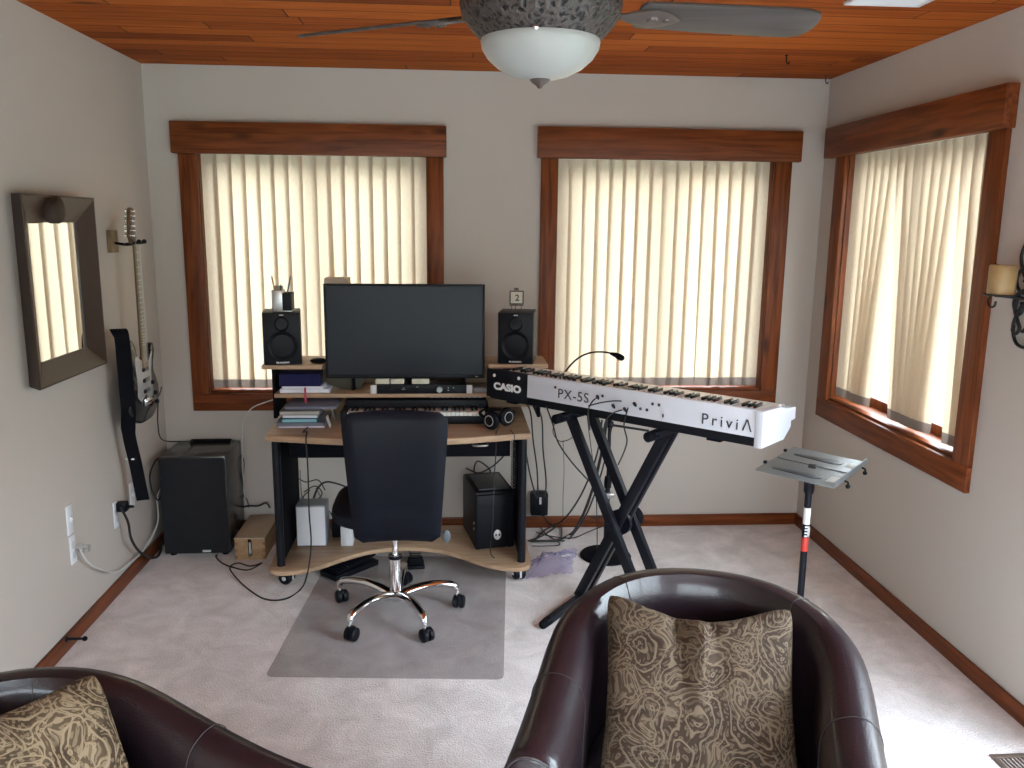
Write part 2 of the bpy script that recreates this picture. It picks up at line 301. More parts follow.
# ---------------------------------------------------------------- mesh helpers
class MB:
    def __init__(s): s.v = []; s.f = []
    def add(s, vs, fs):
        o = len(s.v); s.v += [tuple(v) for v in vs]; s.f += [tuple(i+o for i in f) for f in fs]; return s
    def bm(s, b, mat=None):
        if mat is not None: bmesh.ops.transform(b, matrix=mat, verts=b.verts)
        b.verts.ensure_lookup_table(); b.verts.index_update()
        s.add([v.co for v in b.verts], [[v.index for v in f.verts] for f in b.faces]); b.free(); return s
    def box(s, x0, x1, y0, y1, z0, z1, bev=.003, seg=2, mat=None):
        b = bmesh.new(); bmesh.ops.create_cube(b, size=1)
        for v in b.verts: v.co = Vector(((x0+x1)/2+v.co.x*(x1-x0), (y0+y1)/2+v.co.y*(y1-y0), (z0+z1)/2+v.co.z*(z1-z0)))
        bev = min(bev, .45*min(abs(x1-x0), abs(y1-y0), abs(z1-z0)))
        if bev > 1e-5: bmesh.ops.bevel(b, geom=b.edges[:], offset=bev, segments=seg, affect='EDGES', profile=.5)
        return s.bm(b, mat)
    def lathe(s, prof, seg=32, c=(0, 0, 0), axis='z', cap=True):
        vs = []; n = len(prof)
        for i in range(seg):
            a = 2*PI*i/seg
            for r, h in prof:
                p = (r*math.cos(a), r*math.sin(a), h)
                if axis == 'y': p = (p[0], p[2], p[1])
                if axis == 'x': p = (p[2], p[0], p[1])
                vs.append((p[0]+c[0], p[1]+c[1], p[2]+c[2]))
        fs = []
        for i in range(seg):
            j = (i+1) % seg
            for k in range(n-1): fs.append((i*n+k, j*n+k, j*n+k+1, i*n+k+1))
        if cap:
            if prof[0][0] > 1e-6: fs.append(tuple(i*n for i in range(seg))[::-1])
            if prof[-1][0] > 1e-6: fs.append(tuple(i*n+n-1 for i in range(seg)))
        return s.add(vs, fs)
    def tube(s, pts, r, seg=8, closed=False, smooth=0, flat=1.0):
        P = [Vector(p) for p in pts]
        if smooth: P = catmull(P, smooth, closed)
        n = len(P); rs = r if isinstance(r, (list, tuple)) else None
        def rad(i):
            if not rs: return r
            t = i/(n-1)*(len(rs)-1); k = min(int(t), len(rs)-2); return rs[k]+(rs[k+1]-rs[k])*(t-k)
        T = []
        for i in range(n):
            a = P[(i-1) % n] if (closed or i > 0) else P[i]; b = P[(i+1) % n] if (closed or i < n-1) else P[i]
            t = (b-a); T.append(t.normalized() if t.length > 1e-9 else Vector((0, 0, 1)))
        up = Vector((0, 0, 1)) if abs(T[0].z) < .9 else Vector((1, 0, 0))
        nrm = T[0].cross(up).normalized(); vs = []
        for i in range(n):
            if i:
                q = T[i-1].rotation_difference(T[i]); nrm = (q @ nrm).normalized()
            bi = T[i].cross(nrm)
            for k in range(seg):
                a = 2*PI*k/seg; rr = rad(i); vs.append(P[i]+nrm*math.cos(a)*rr+bi*math.sin(a)*rr*flat)
        fs = []
        for i in range(n if closed else n-1):
            j = (i+1) % n
            for k in range(seg): fs.append((i*seg+k, i*seg+(k+1) % seg, j*seg+(k+1) % seg, j*seg+k))
        if not closed: fs.append(tuple(range(seg))[::-1]); fs.append(tuple((n-1)*seg+k for k in range(seg)))
        return s.add(vs, fs)
    def bar(s, a, b, w, h, up=(0, 0, 1), bev=.002):
        """rectangular bar from a to b; w across, h along up"""
        a = Vector(a); b = Vector(b); d = b-a; ln = d.length; x = d.normalized(); y = Vector(up).cross(x).normalized(); z = x.cross(y)
        m = Matrix(((x.x, y.x, z.x, a.x), (x.y, y.y, z.y, a.y), (x.z, y.z, z.z, a.z), (0, 0, 0, 1)))
        return s.box(0, ln, -w/2, w/2, -h/2, h/2, bev, 2, m)
    def prism(s, poly, z0, z1, bev=.002, mat=None):
        b = bmesh.new(); lo = [b.verts.new((x, y, z0)) for x, y in poly]; f = b.faces.new(lo)
        r = bmesh.ops.extrude_face_region(b, geom=[f]); vs = [e for e in r['geom'] if isinstance(e, bmesh.types.BMVert)]
        for v in vs: v.co.z = z1
        bmesh.ops.recalc_face_normals(b, faces=b.faces)
        if bev: 
            ed = [e for e in b.edges if abs(e.verts[0].co.z-e.verts[1].co.z) < 1e-6]
            bmesh.ops.bevel(b, geom=ed, offset=bev, segments=2, affect='EDGES', profile=.5)
        return s.bm(b, mat)
    def sphere(s, c, r, sx=1, sy=1, sz=1, seg=16):
        b = bmesh.new(); bmesh.ops.create_uvsphere(b, u_segments=seg, v_segments=max(6, seg//2), radius=r)
        for v in b.verts: v.co = Vector((v.co.x*sx+c[0], v.co.y*sy+c[1], v.co.z*sz+c[2]))
        return s.bm(b)
    def xf(s, m): s.v = [tuple(m @ Vector(v)) for v in s.v]; return s
def catmull(P, k, closed=False):
    out = []; n = len(P)
    for i in range(n if closed else n-1):
        p0 = P[(i-1) % n] if closed or i > 0 else P[0]; p1 = P[i]; p2 = P[(i+1) % n]; p3 = P[(i+2) % n] if closed or i+2 < n else P[-1]
        for j in range(k):
            t = j/k
            out.append(.5*((2*p1)+(-p0+p2)*t+(2*p0-5*p1+4*p2-p3)*t*t+(-p0+3*p1-3*p2+p3)*t**3))
    if not closed: out.append(P[-1])
    return out
def link(name, me, mat, parent=None, smooth=True):
    if mat is not None: me.materials.append(mat)
    if smooth:
        me.shade_smooth(); me.set_sharp_from_angle(angle=math.radians(38))
    o = bpy.data.objects.new(name, me); C.objects.link(o)
    if parent: o.parent = parent
    return o
def obj(name, mb, mat, parent=None, world=False, smooth=True):
    """one mesh object. world=True: mb holds room coordinates, moved into the parent's frame"""
    vs = mb.v
    if world and parent is not None:
        m = Matrix.Identity(4); p = parent
        while p is not None: m = p.matrix_basis @ m; p = p.parent
        mi = m.inverted(); vs = [tuple(mi @ Vector(v)) for v in vs]
    me = bpy.data.meshes.new(name); me.from_pydata(vs, [], mb.f); me.validate()
    b = bmesh.new(); b.from_mesh(me); bmesh.ops.recalc_face_normals(b, faces=b.faces); b.to_mesh(me); b.free()
    return link(name, me, mat, parent, smooth)
def tag(o, label, cat, group=None):
    o['label'] = label; o['category'] = cat
    if group: o['group'] = group
    return o
def thing(name, label, cat, loc=(0, 0, 0), rotz=0, group=None):
    o = bpy.data.objects.new(name, None); C.objects.link(o); o.location = loc; o.rotation_euler = (0, 0, rotz); o.empty_display_size = .05
    return tag(o, label, cat, group)
def solo(name, mb, mat, label, cat, group=None, base=None):
    """a one-mesh thing built in room coordinates; its origin goes to its base"""
    if base is None:
        xs = [v[0] for v in mb.v]; ys = [v[1] for v in mb.v]; zs = [v[2] for v in mb.v]
        base = ((min(xs)+max(xs))/2, (min(ys)+max(ys))/2, min(zs))
    mb.v = [(v[0]-base[0], v[1]-base[1], v[2]-base[2]) for v in mb.v]
    o = obj(name, mb, mat); o.location = base
    return tag(o, label, cat, group)
def struct(name, mb=None, mat=None, parent=None):
    if mb is None:
        o = bpy.data.objects.new(name, None); C.objects.link(o)
    else: o = obj(name, mb, mat, parent)
    if parent is None: o['kind'] = 'structure'
    return o
def copy_tree(o, parent=None):
    c = o.copy(); C.objects.link(c)
    if parent is not None: c.parent = parent
    for ch in list(o.children): copy_tree(ch, c)
    return c
def text(name, s, size, mat, parent, loc, rot, bold=0, align='LEFT', sx=1, depth=.0006, space=1.0):
    cu = bpy.data.curves.new(name, 'FONT'); cu.body = s; cu.size = size; cu.extrude = depth; cu.offset = bold; cu.align_x = align; cu.space_character = space
    t = bpy.data.objects.new(name, cu); C.objects.link(t)
    dg = bpy.context.evaluated_depsgraph_get(); me = bpy.data.meshes.new_from_object(t.evaluated_get(dg))
    bpy.data.objects.remove(t)
    me.transform(Matrix.Diagonal((sx, 1, 1, 1)))
    me.materials.clear()
    o = link(name, me, mat, parent, smooth=False); o.location = loc; o.rotation_euler = rot
    return o

# ================================================================ the room
XL, XR, YB, YR, H, T = -1.543, 1.962, 4.487, -1.5, 2.44, .15
def wall_y(name, y0, y1, holes):
    mb = MB(); xs = XL-T; 
    for (a, b, z0, z1) in holes:
        mb.box(xs, a, y0, y1, 0, H, 0); mb.box(a, b, y0, y1, 0, z0, 0) if z0 > 0 else None; mb.box(a, b, y0, y1, z1, H, 0); xs = b
    mb.box(xs, XR+T, y0, y1, 0, H, 0)
    return struct(name, mb, M_WALL)
def wall_x(name, x0, x1, holes):
    mb = MB(); ys = YR
    for (a, b, z0, z1) in holes:
        mb.box(x0, x1, ys, a, 0, H, 0); mb.box(x0, x1, a, b, 0, z0, 0); mb.box(x0, x1, a, b, z1, H, 0); ys = b
    mb.box(x0, x1, ys, YB, 0, H, 0)
    return struct(name, mb, M_WALL)
W1 = (-1.297, -.138, .777, 2.05); W2 = (.537, 1.692, .784, 2.05); W3 = (3.05, 4.19, .79, 2.07)
wall_y('wall_back', YB, YB+T, [W1, W2])
wall_y('wall_front', YR-T, YR, [(-1.35, 1.35, 0.0, 2.25)])
wall_x('wall_left', XL-T, XL, [])
wall_x('wall_right', XR, XR+T, [(-.9, 2.2, .02, 2.12), W3])
struct('floor', MB().box(XL-T, XR+T, YR-T, YB+T, -.1, 0, 0), M_CARPET)
struct('ceiling', MB().box(XL-T, XR+T, YR-T, YB+T, H, H+.1, 0), M_CEIL)
struct('patio', MB().box(-25, 25, -25, 30, -.6, -.5, 0), plain('patio_concrete', (.13, .14, .12), .9, var=.4, scale=4))
# baseboards
bb = .066
struct('baseboard_back', MB().box(XL, XR, YB-.014, YB, 0, bb, .003), M_TX)
struct('baseboard_left', MB().box(XL, XL+.014, YR, YB-.014, 0, bb, .003), M_TY)
struct('baseboard_right', MB().box(XR-.014, XR, YR, YB-.014, 0, bb, .003), M_TY)

def glass_unit(parent, mk, a, b, z0, z1, outer):
    """wooden sash and pane at depth 'outer' inside the opening; mk maps (along, depth, z)"""
    m = MB(); w = .045
    for (p, q, r, s_) in ((a, a+w, z0, z1), (b-w, b, z0, z1), (a+w, b-w, z0, z0+w), (a+w, b-w, z1-w, z1), ((a+b)/2-.025, (a+b)/2+.025, z0+w, z1-w)):
        mk(m, p, q, outer-.03, outer, r, s_, .003)
    obj('sash', m, M_TZ, parent)
    g = MB(); mk(g, a+w*.5, b-w*.5, outer-.018, outer-.012, z0+w*.5, z1-w*.5, 0); obj('pane', g, M_GLASS, parent)
def back_window(idx, op, casL, casR, bot, hx0, hx1, hz0, hz1):
    a, b, z0, z1 = op; w = struct('window_%d' % idx)
    mk = lambda m, p, q, d0, d1, r, s_, bv: m.box(p, q, YB+d0, YB+d1, r, s_, bv)
    c = MB(); c.box(casL, a, YB-.022, YB, z0, hz0); c.box(b, casR, YB-.022, YB, z0, hz0)
    obj('side_casing', c, M_TZ, w)
    obj('bottom_casing', MB().box(casL, casR, YB-.022, YB, bot, z0), M_TX, w)
    obj('header_board', MB().box(hx0, hx1, YB-.047, YB, hz0, hz1, .004), M_TX, w)
    j = MB(); j.box(a-.001, a+.006, YB-.001, YB+T, z0, z1); j.box(b-.006, b+.001, YB-.001, YB+T, z0, z1); j.box(a, b, YB, YB+T, z1-.012, z1)
    obj('jamb', j, M_TZ, w)
    obj('window_sill', MB().box(a, b, YB-.001, YB+T, z0-.001, z0+.014), M_TX, w)
    glass_unit(w, mk, a+.012, b-.012, z0+.014, z1-.012, T-.005)
back_window(1, W1, -1.386, -.054, .685, -1.412, -.039, 2.012, 2.166)
back_window(2, W2, .452, 1.783, .712, .430, 1.822, 2.016, 2.172)
def side_window():
    a, b, z0, z1 = W3; w = struct('window_3')
    mk = lambda m, p, q, d0, d1, r, s_, bv: m.box(XR+d0, XR+d1, p, q, r, s_, bv)
    c = MB(); c.box(XR-.022, XR, 2.948, a, z0, 2.03); c.box(XR-.022, XR, b, 4.30, z0, 2.03); obj('side_casing', c, M_TZ, w)
    obj('bottom_casing', MB().box(XR-.022, XR, 2.948, 4.30, .688, z0), M_TY, w)
    obj('header_board', MB().box(XR-.05, XR, 2.93, 4.385, 2.03, 2.182, .004), M_TY, w)
    j = MB(); j.box(XR-.001, XR+T, a-.001, a+.006, z0, z1); j.box(XR-.001, XR+T, b-.006, b+.001, z0, z1); j.box(XR, XR+T, a, b, z1-.012, z1)
    obj('jamb', j, M_TZ, w)
    obj('window_sill', MB().box(XR-.001, XR+T, a, b, z0-.001, z0+.014), M_TY, w)
    glass_unit(w, mk, a+.012, b-.012, z0+.014, z1-.012, T-.005)
side_window()
# windows behind the camera
def rear_openings():
    w = struct('window_4'); m = MB(); x0, x1, z1 = -1.35, 1.35, 2.25; xm = (x0+x1)/2
    for (p, q, r, s_) in ((x0, x0+.06, 0, z1), (x1-.06, x1, 0, z1), (x0+.06, x1-.06, z1-.06, z1), (xm-.03, xm+.03, .05, z1-.06), (x0+.06, x1-.06, 0, .05)):
        m.box(p, q, YR-.1, YR-.05, r, s_)
    obj('door_frame', m, M_TZ, w)
    obj('pane', MB().box(x0+.06, x1-.06, YR-.08, YR-.075, .05, z1-.06, 0), M_GLASS, w)
    w = struct('window_5'); m = MB()
    for (p, q, r, s_) in ((-.9, -.84, .02, 2.12), (2.14, 2.2, .02, 2.12), (-.84, 2.14, .02, .08), (-.84, 2.14, 2.06, 2.12), (.62, .68, .08, 2.06)):
        m.box(XR+.05, XR+.1, p, q, r, s_)
    obj('sash', m, M_TZ, w); obj('pane', MB().box(XR+.072, XR+.077, -.84, 2.14, .08, 2.06, 0), M_GLASS, w)
rear_openings()

# ---------------------------------------------------------------- vertical blinds
def vane_mesh(z0, z1, width, a0, a1, sh0, sh1, zlo, zhi, along):
    """one hanging vane piece between zlo and zhi; angle and shift run from top (0) to bottom (1)"""
    mb = MB(); nz = 10; nx = 6; vs = []
    for i in range(nz+1):
        z = zhi+(zlo-zhi)*i/nz; t = (z1-z)/(z1-z0); t = max(0, min(1, t))
        tt = max(0, t-.12)/.88; an = a0+(a1-a0)*tt; sh = sh0+(sh1-sh0)*tt
        for k in range(nx+1):
            u = (k/nx-.5)*width; bow = .002*(1-(2*k/nx-1)**2)
            p = (u*math.cos(an)-bow*math.sin(an)+sh, u*math.sin(an)+bow*math.cos(an))
            vs.append((p[0], p[1], z) if along == 'x' else (-p[1], p[0], z) if along == 'y' else p)
    fs = [(i*(nx+1)+k, i*(nx+1)+k+1, (i+1)*(nx+1)+k+1, (i+1)*(nx+1)+k) for i in range(nz) for k in range(nx)]
    return mb.add(vs, fs)
def blind(label, along, s0, s1, depth, z0, z1, n, ang, special={}):
    pos = ((s0+s1)/2, YB+depth, z0) if along == 'x' else (XR+depth, (s0+s1)/2, z0)
    t = thing('vertical_blind', label, 'window blind', pos, 0)
    hr = MB()
    if along == 'x': hr.box(s0+.002, s1-.002, YB+depth-.02, YB+depth+.02, z1, z1+.032)
    else: hr.box(XR+depth-.02, XR+depth+.02, s0+.002, s1-.002, z1, z1+.032)
    obj('headrail', hr, M_WHT, t, world=True)
    pitch = (s1-s0)/n
    for i in range(n):
        s = s0+pitch*(i+.5); a0 = ang+R.uniform(-.05, .05); a1 = a0+R.uniform(-.03, .03); sh = R.uniform(-.004, .004)
        if i in special: da, ds = special[i]; a1 = a0+da; sh = ds
        wd = .093; hem = .045
        zb = z0+R.uniform(-.001, .001)
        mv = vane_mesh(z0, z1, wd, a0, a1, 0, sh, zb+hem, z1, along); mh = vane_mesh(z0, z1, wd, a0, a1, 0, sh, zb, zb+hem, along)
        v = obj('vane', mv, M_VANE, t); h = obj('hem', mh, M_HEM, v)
        v.location = (s-pos[0], 0, -pos[2]) if along == 'x' else (0, s-pos[1], -pos[2])
    # bead chain / wand
    return t
blind('closed cream vertical blinds in the back window behind the computer monitor', 'x', W1[0]+.006, W1[1]-.006, .036, .800, 2.018, 16, -.15, {8: (.10, .012), 3: (.05, -.01)})
blind('closed cream vertical blinds in the back window behind the stage piano', 'x', W2[0]+.006, W2[1]-.006, .036, .806, 2.018, 16, .15, {3: (.2, -.008), 11: (-.25, .012), 12: (.1, .008)})
blind('cream vertical blinds in the side window, a few vanes parted near the bottom', 'y', W3[0]+.006, W3[1]-.006, .040, .82, 2.034, 16, .30, {6: (0, -.02), 7: (0, -.05), 8: (0, -.085), 9: (0, -.12), 10: (0, .12), 11: (0, .085), 12: (0, .05), 13: (0, .02), 0: (0, -.02), 1: (0, -.04), 2: (0, -.07), 3: (0, .08), 4: (0, .05), 5: (0, .015)})

# ---------------------------------------------------------------- ceiling bits
def fan():
    cx, cy = .205, 2.1
    t = thing('ceiling_fan', 'bronze ceiling fan with wooden blades and a frosted glass bowl light', 'ceiling fan', (cx, cy, 2.0))
    def w(mb): mb.v = [(v[0]+cx, v[1]+cy, min(H, v[2]+.024)) for v in mb.v]; return mb
    bronze = plain('dark_bronze', (.10, .078, .070), .45, metal=.4, var=.2)
    obj('canopy', w(MB().lathe([(.03, 2.44), (.085, 2.438), (.09, 2.40), (.05, 2.35), (.045, 2.29), (.14, 2.275), (.145, 2.215), (.10, 2.20), (.0, 2.20)], 40)), bronze, t, True)
    obj('pierced_housing', w(MB().lathe([(.13, 2.222), (.158, 2.215), (.182, 2.195), (.192, 2.165), (.187, 2.14), (.172, 2.118), (.150, 2.094), (.142, 2.086), (.13, 2.087)], 56, cap=False)), filigree_mat(), t, True)
    bowl = plain('frosted_glass', (.33, .335, .32), .35, var=.07, scale=9)
    b = MB().lathe([(.128, 2.098), (.139, 2.092), (.142, 2.082), (.139, 2.066), (.126, 2.045), (.102, 2.024), (.072, 2.009), (.040, 2.000), (.012, 1.997), (0, 1.997)], 48)
    obj('glass_bowl', w(b), bowl, t, True)
    obj('finial', w(MB().lathe([(0, 2.004), (.022, 2.002), (.025, 1.997), (.018, 1.990), (.008, 1.984), (.005, 1.979), (0, 1.977)], 20)), bronze, t, True)
    for k in range(3):
        a = .35+k*2*PI/3; o_ = obj('thumbscrew', w(MB().sphere((.145*math.cos(a), .145*math.sin(a), 2.086), .008)), M_CHROME, t, True)
    bw = wood('fan_blade_wood', (.050, .042, .040), (.082, .070, .066), 'x', .4, knots=False)
    def bladeset(k):
        a = math.radians(6+72*k)
        rot = Matrix.Translation((cx, cy, 2.180)) @ Matrix.Rotation(a, 4, 'Z') @ Matrix.Rotation(math.radians(-15), 4, 'X')
        poly = [(.245, -.058), (.40, -.064), (.60, -.068), (.655, -.067), (.685, -.055), (.697, -.03), (.70, 0), (.697, .03), (.685, .055), (.655, .067), (.60, .068), (.40, .064), (.245, .058), (.235, .04), (.235, -.04)]
        bl = obj('blade', MB().prism(poly, -.004, .004, .002).xf(rot), bw, t, True)
        br = MB()
        m2 = Matrix.Translation((cx, cy, 2.174)) @ Matrix.Rotation(a, 4, 'Z') @ Matrix.Rotation(math.radians(-15), 4, 'X')
        br.prism([(.13, -.016), (.20, -.012), (.235, -.03), (.275, -.042), (.31, -.03), (.335, -.012), (.345, 0), (.335, .012), (.31, .03), (.275, .042), (.235, .03), (.20, .012), (.13, .016)], -.005, .003, .002)
        br.lathe([(0, -.011), (.012, -.010), (.016, -.004)], 12, (.275, 0, 0)); br.lathe([(0, -.009), (.008, -.008), (.01, -.004)], 12, (.31, 0, 0))
        obj('blade_bracket', br.xf(m2), bronze, bl, True)
    for k in range(5): bladeset(k)
fan()
def vent(): 
    t = thing('ceiling_vent', 'white louvred air vent on the wood ceiling, cut by the top of the photo', 'vent', (1.465, 2.83, H-.012))
    obj('vent_frame', MB().box(1.33, 1.60, 2.965, 2.985, H-.012, H).box(1.33, 1.60, 2.68, 2.70, H-.012, H).box(1.33, 1.35, 2.70, 2.965, H-.012, H).box(1.58, 1.60, 2.70, 2.965, H-.012, H), M_WHT, t, True)
    m = MB()
    for k in range(12):
        y = 2.712+k*.0225; m.bar((1.35, y, H-.007), (1.58, y, H-.007), .018, .002, (0, .4, 1), 0)
    obj('louvre', m, M_WHT, t, True)
vent()
def hook(x, y, label):
    m = MB().tube([(x, y, H), (x, y, H-.02), (x+.004, y, H-.034), (x+.012, y, H-.036), (x+.014, y, H-.026)], .0028, 8, smooth=4)
    m.lathe([(0, H), (.008, H), (.007, H-.004), (0, H-.004)], 12, (x, y, 0))
    solo('ceiling_hook', m, M_BLK2, label, 'hook')
hook(1.495, 3.90, 'small dark hook screwed into the ceiling boards, further from the corner')
hook(1.90, 4.40, 'small dark hook in the ceiling right at the room corner')
def register():
    t = thing('floor_vent', 'brown metal floor register in the carpet by the right wall', 'vent', (1.84, 2.20, 0))
    mt = plain('register_brown', (.16, .12, .10), .4, metal=.5)
    obj('vent_frame', MB().box(1.73, 1.90, 2.325, 2.345, 0, .006).box(1.73, 1.90, 2.04, 2.06, 0, .006).box(1.73, 1.75, 2.06, 2.325, 0, .006).box(1.88, 1.90, 2.06, 2.325, 0, .006), mt, t, True)
    m = MB()
    for k in range(9): m.box(1.758+k*.014, 1.762+k*.014, 2.06, 2.325, 0.0, .005, 0)
    obj('louvre', m, mt, t, True)
register()

# ---------------------------------------------------------------- left wall: mirror, plates, stop
def mirror():
    t = thing('wall_mirror', 'dark wood framed rectangular mirror on the left wall', 'mirror', (XL, 3.33, 1.06))
    # near edge y 3.055, far 3.675; ridge at x=-1.478; glass at -1.522
    y0, y1, z0, z1 = 3.045, 3.640, 1.080, 1.768; iy0, iy1, iz0, iz1 = 3.155, 3.545, 1.162, 1.668
    xr, xg = -1.476, -1.520
    O_ = [(y0, z0), (y1, z0), (y1, z1), (y0, z1)]; I_ = [(iy0, iz0), (iy1, iz0), (iy1, iz1), (iy0, iz1)]
    names = ['frame_rail', 'frame_stile', 'frame_rail', 'frame_stile']
    for k in range(4):
        a, b = O_[k], O_[(k+1) % 4]; c, d = I_[k], I_[(k+1) % 4]
        def ins(p, q, f): return (p[0]+(q[0]-p[0])*f, p[1]+(q[1]-p[1])*f)
        a2, b2 = ins(a, c, .08), ins(b, d, .08)
        cc = ((y0+y1)/2, (z0+z1)/2); aw, bw_ = ins(a, (cc[0], a[1]), .22), ins(b, (cc[0], b[1]), .22)
        vs = [(XL+.001, *aw), (XL+.001, *bw_), (xr, *b), (xr, *a), (xr+.001, *a2), (xr+.001, *b2), (xg+.004, *c), (xg+.004, *d), (XL+.001, *c), (XL+.001, *d)]
        fs = [(0, 1, 2, 3), (3, 2, 5, 4), (4, 5, 7, 6), (6, 7, 9, 8), (8, 9, 1, 0), (0, 3, 4, 6, 8), (1, 9, 7, 5, 2)]
        obj(names[k], MB().add(vs, fs), M_MIRF, t, True, smooth=False)
    mm = plain('mirror_silver', (.88, .89, .88), .015, metal=1, var=0)
    obj('mirror_glass', MB().box(XL+.002, xg, iy0-.01, iy1+.01, iz0-.01, iz1+.01, 0), mm, t, True)
    obj('round_boss', MB().lathe([(0, -.03), (.043, -.03), (.050, -.02), (.050, .010), (.044, .018), (.03, .022), (0, .022)], 32, (-1.475, 3.285, 1.715), 'x'), plain('carved_boss', (.035, .017, .010), .7, var=.4), t, True)
mirror()
def plate(y, z0, z1, label, kind):
    t = thing('wall_plate', label, 'wall plate', (XL, y, z0))
    obj('cover', MB().box(XL, XL+.007, y-.024, y+.024, z0, z1, .003), M_WHT, t, True)
    zc = (z0+z1)/2
    if kind == 'switch': obj('toggle', MB().box(XL+.006, XL+.016, y-.005, y+.005, zc-.01, zc+.012), M_WHT, t, True)
    else:
        m = MB()
        for dz in (-.021, .021):
            m.lathe([(0, .0), (.016, .0), (.016, .0028), (0, .0028)], 20, (XL+.006, y, zc+dz), 'x')
        obj('socket', m, M_SILV, t, True)
plate(3.312, .438, .560, 'white wall plate above another on the left wall', 'switch')
plate(3.318, .312, .430, 'white wall plate low on the left wall with a white cord plugged in', 'outlet')
plate(3.755, .302, .425, 'white outlet plate with a black plug, left of the black speaker', 'outlet')
plate(3.955, .33, .45, 'white wall plate hidden mostly behind the dangling guitar strap', 'switch')
# coax connector and black plug in the plates
solo('cord_plug', MB().lathe([(0, 0), (.012, 0), (.012, .025), (.008, .03), (.008, .05), (0, .05)], 16, (XL+.009, 3.335, .375), 'x').box(XL+.03, XL+.05, 3.345, 3.375, .345, .37), plain('grey_plug', (.32, .32, .30), .5), 'grey plug sticking out of the low white wall plate', 'plug')
solo('power_plug', MB().box(XL+.009, XL+.055, 3.745, 3.79, .375, .42, .008).lathe([(0, 0), (.008, 0), (.006, .03), (0, .03)], 12, (XL+.05, 3.77, .395), 'x'), M_BLK, 'black power plug in the outlet left of the speaker', 'plug')
def doorstop():
    t = thing('door_stop', 'dark metal door stop screwed into the left baseboard', 'door stop', (-1.529, 3.175, .055))
    obj('rod', MB().lathe([(0, 0), (.012, 0), (.012, .004), (.005, .006), (.005, .066), (0, .066)], 16, (XL+.014, 3.175, .055), 'x'), M_BLK2, t, True)
    obj('rubber_tip', MB().lathe([(0, 0), (.009, 0), (.010, .008), (.006, .014), (0, .014)], 16, (XL+.078, 3.175, .055), 'x'), M_BLKM, t, True)
doorstop()

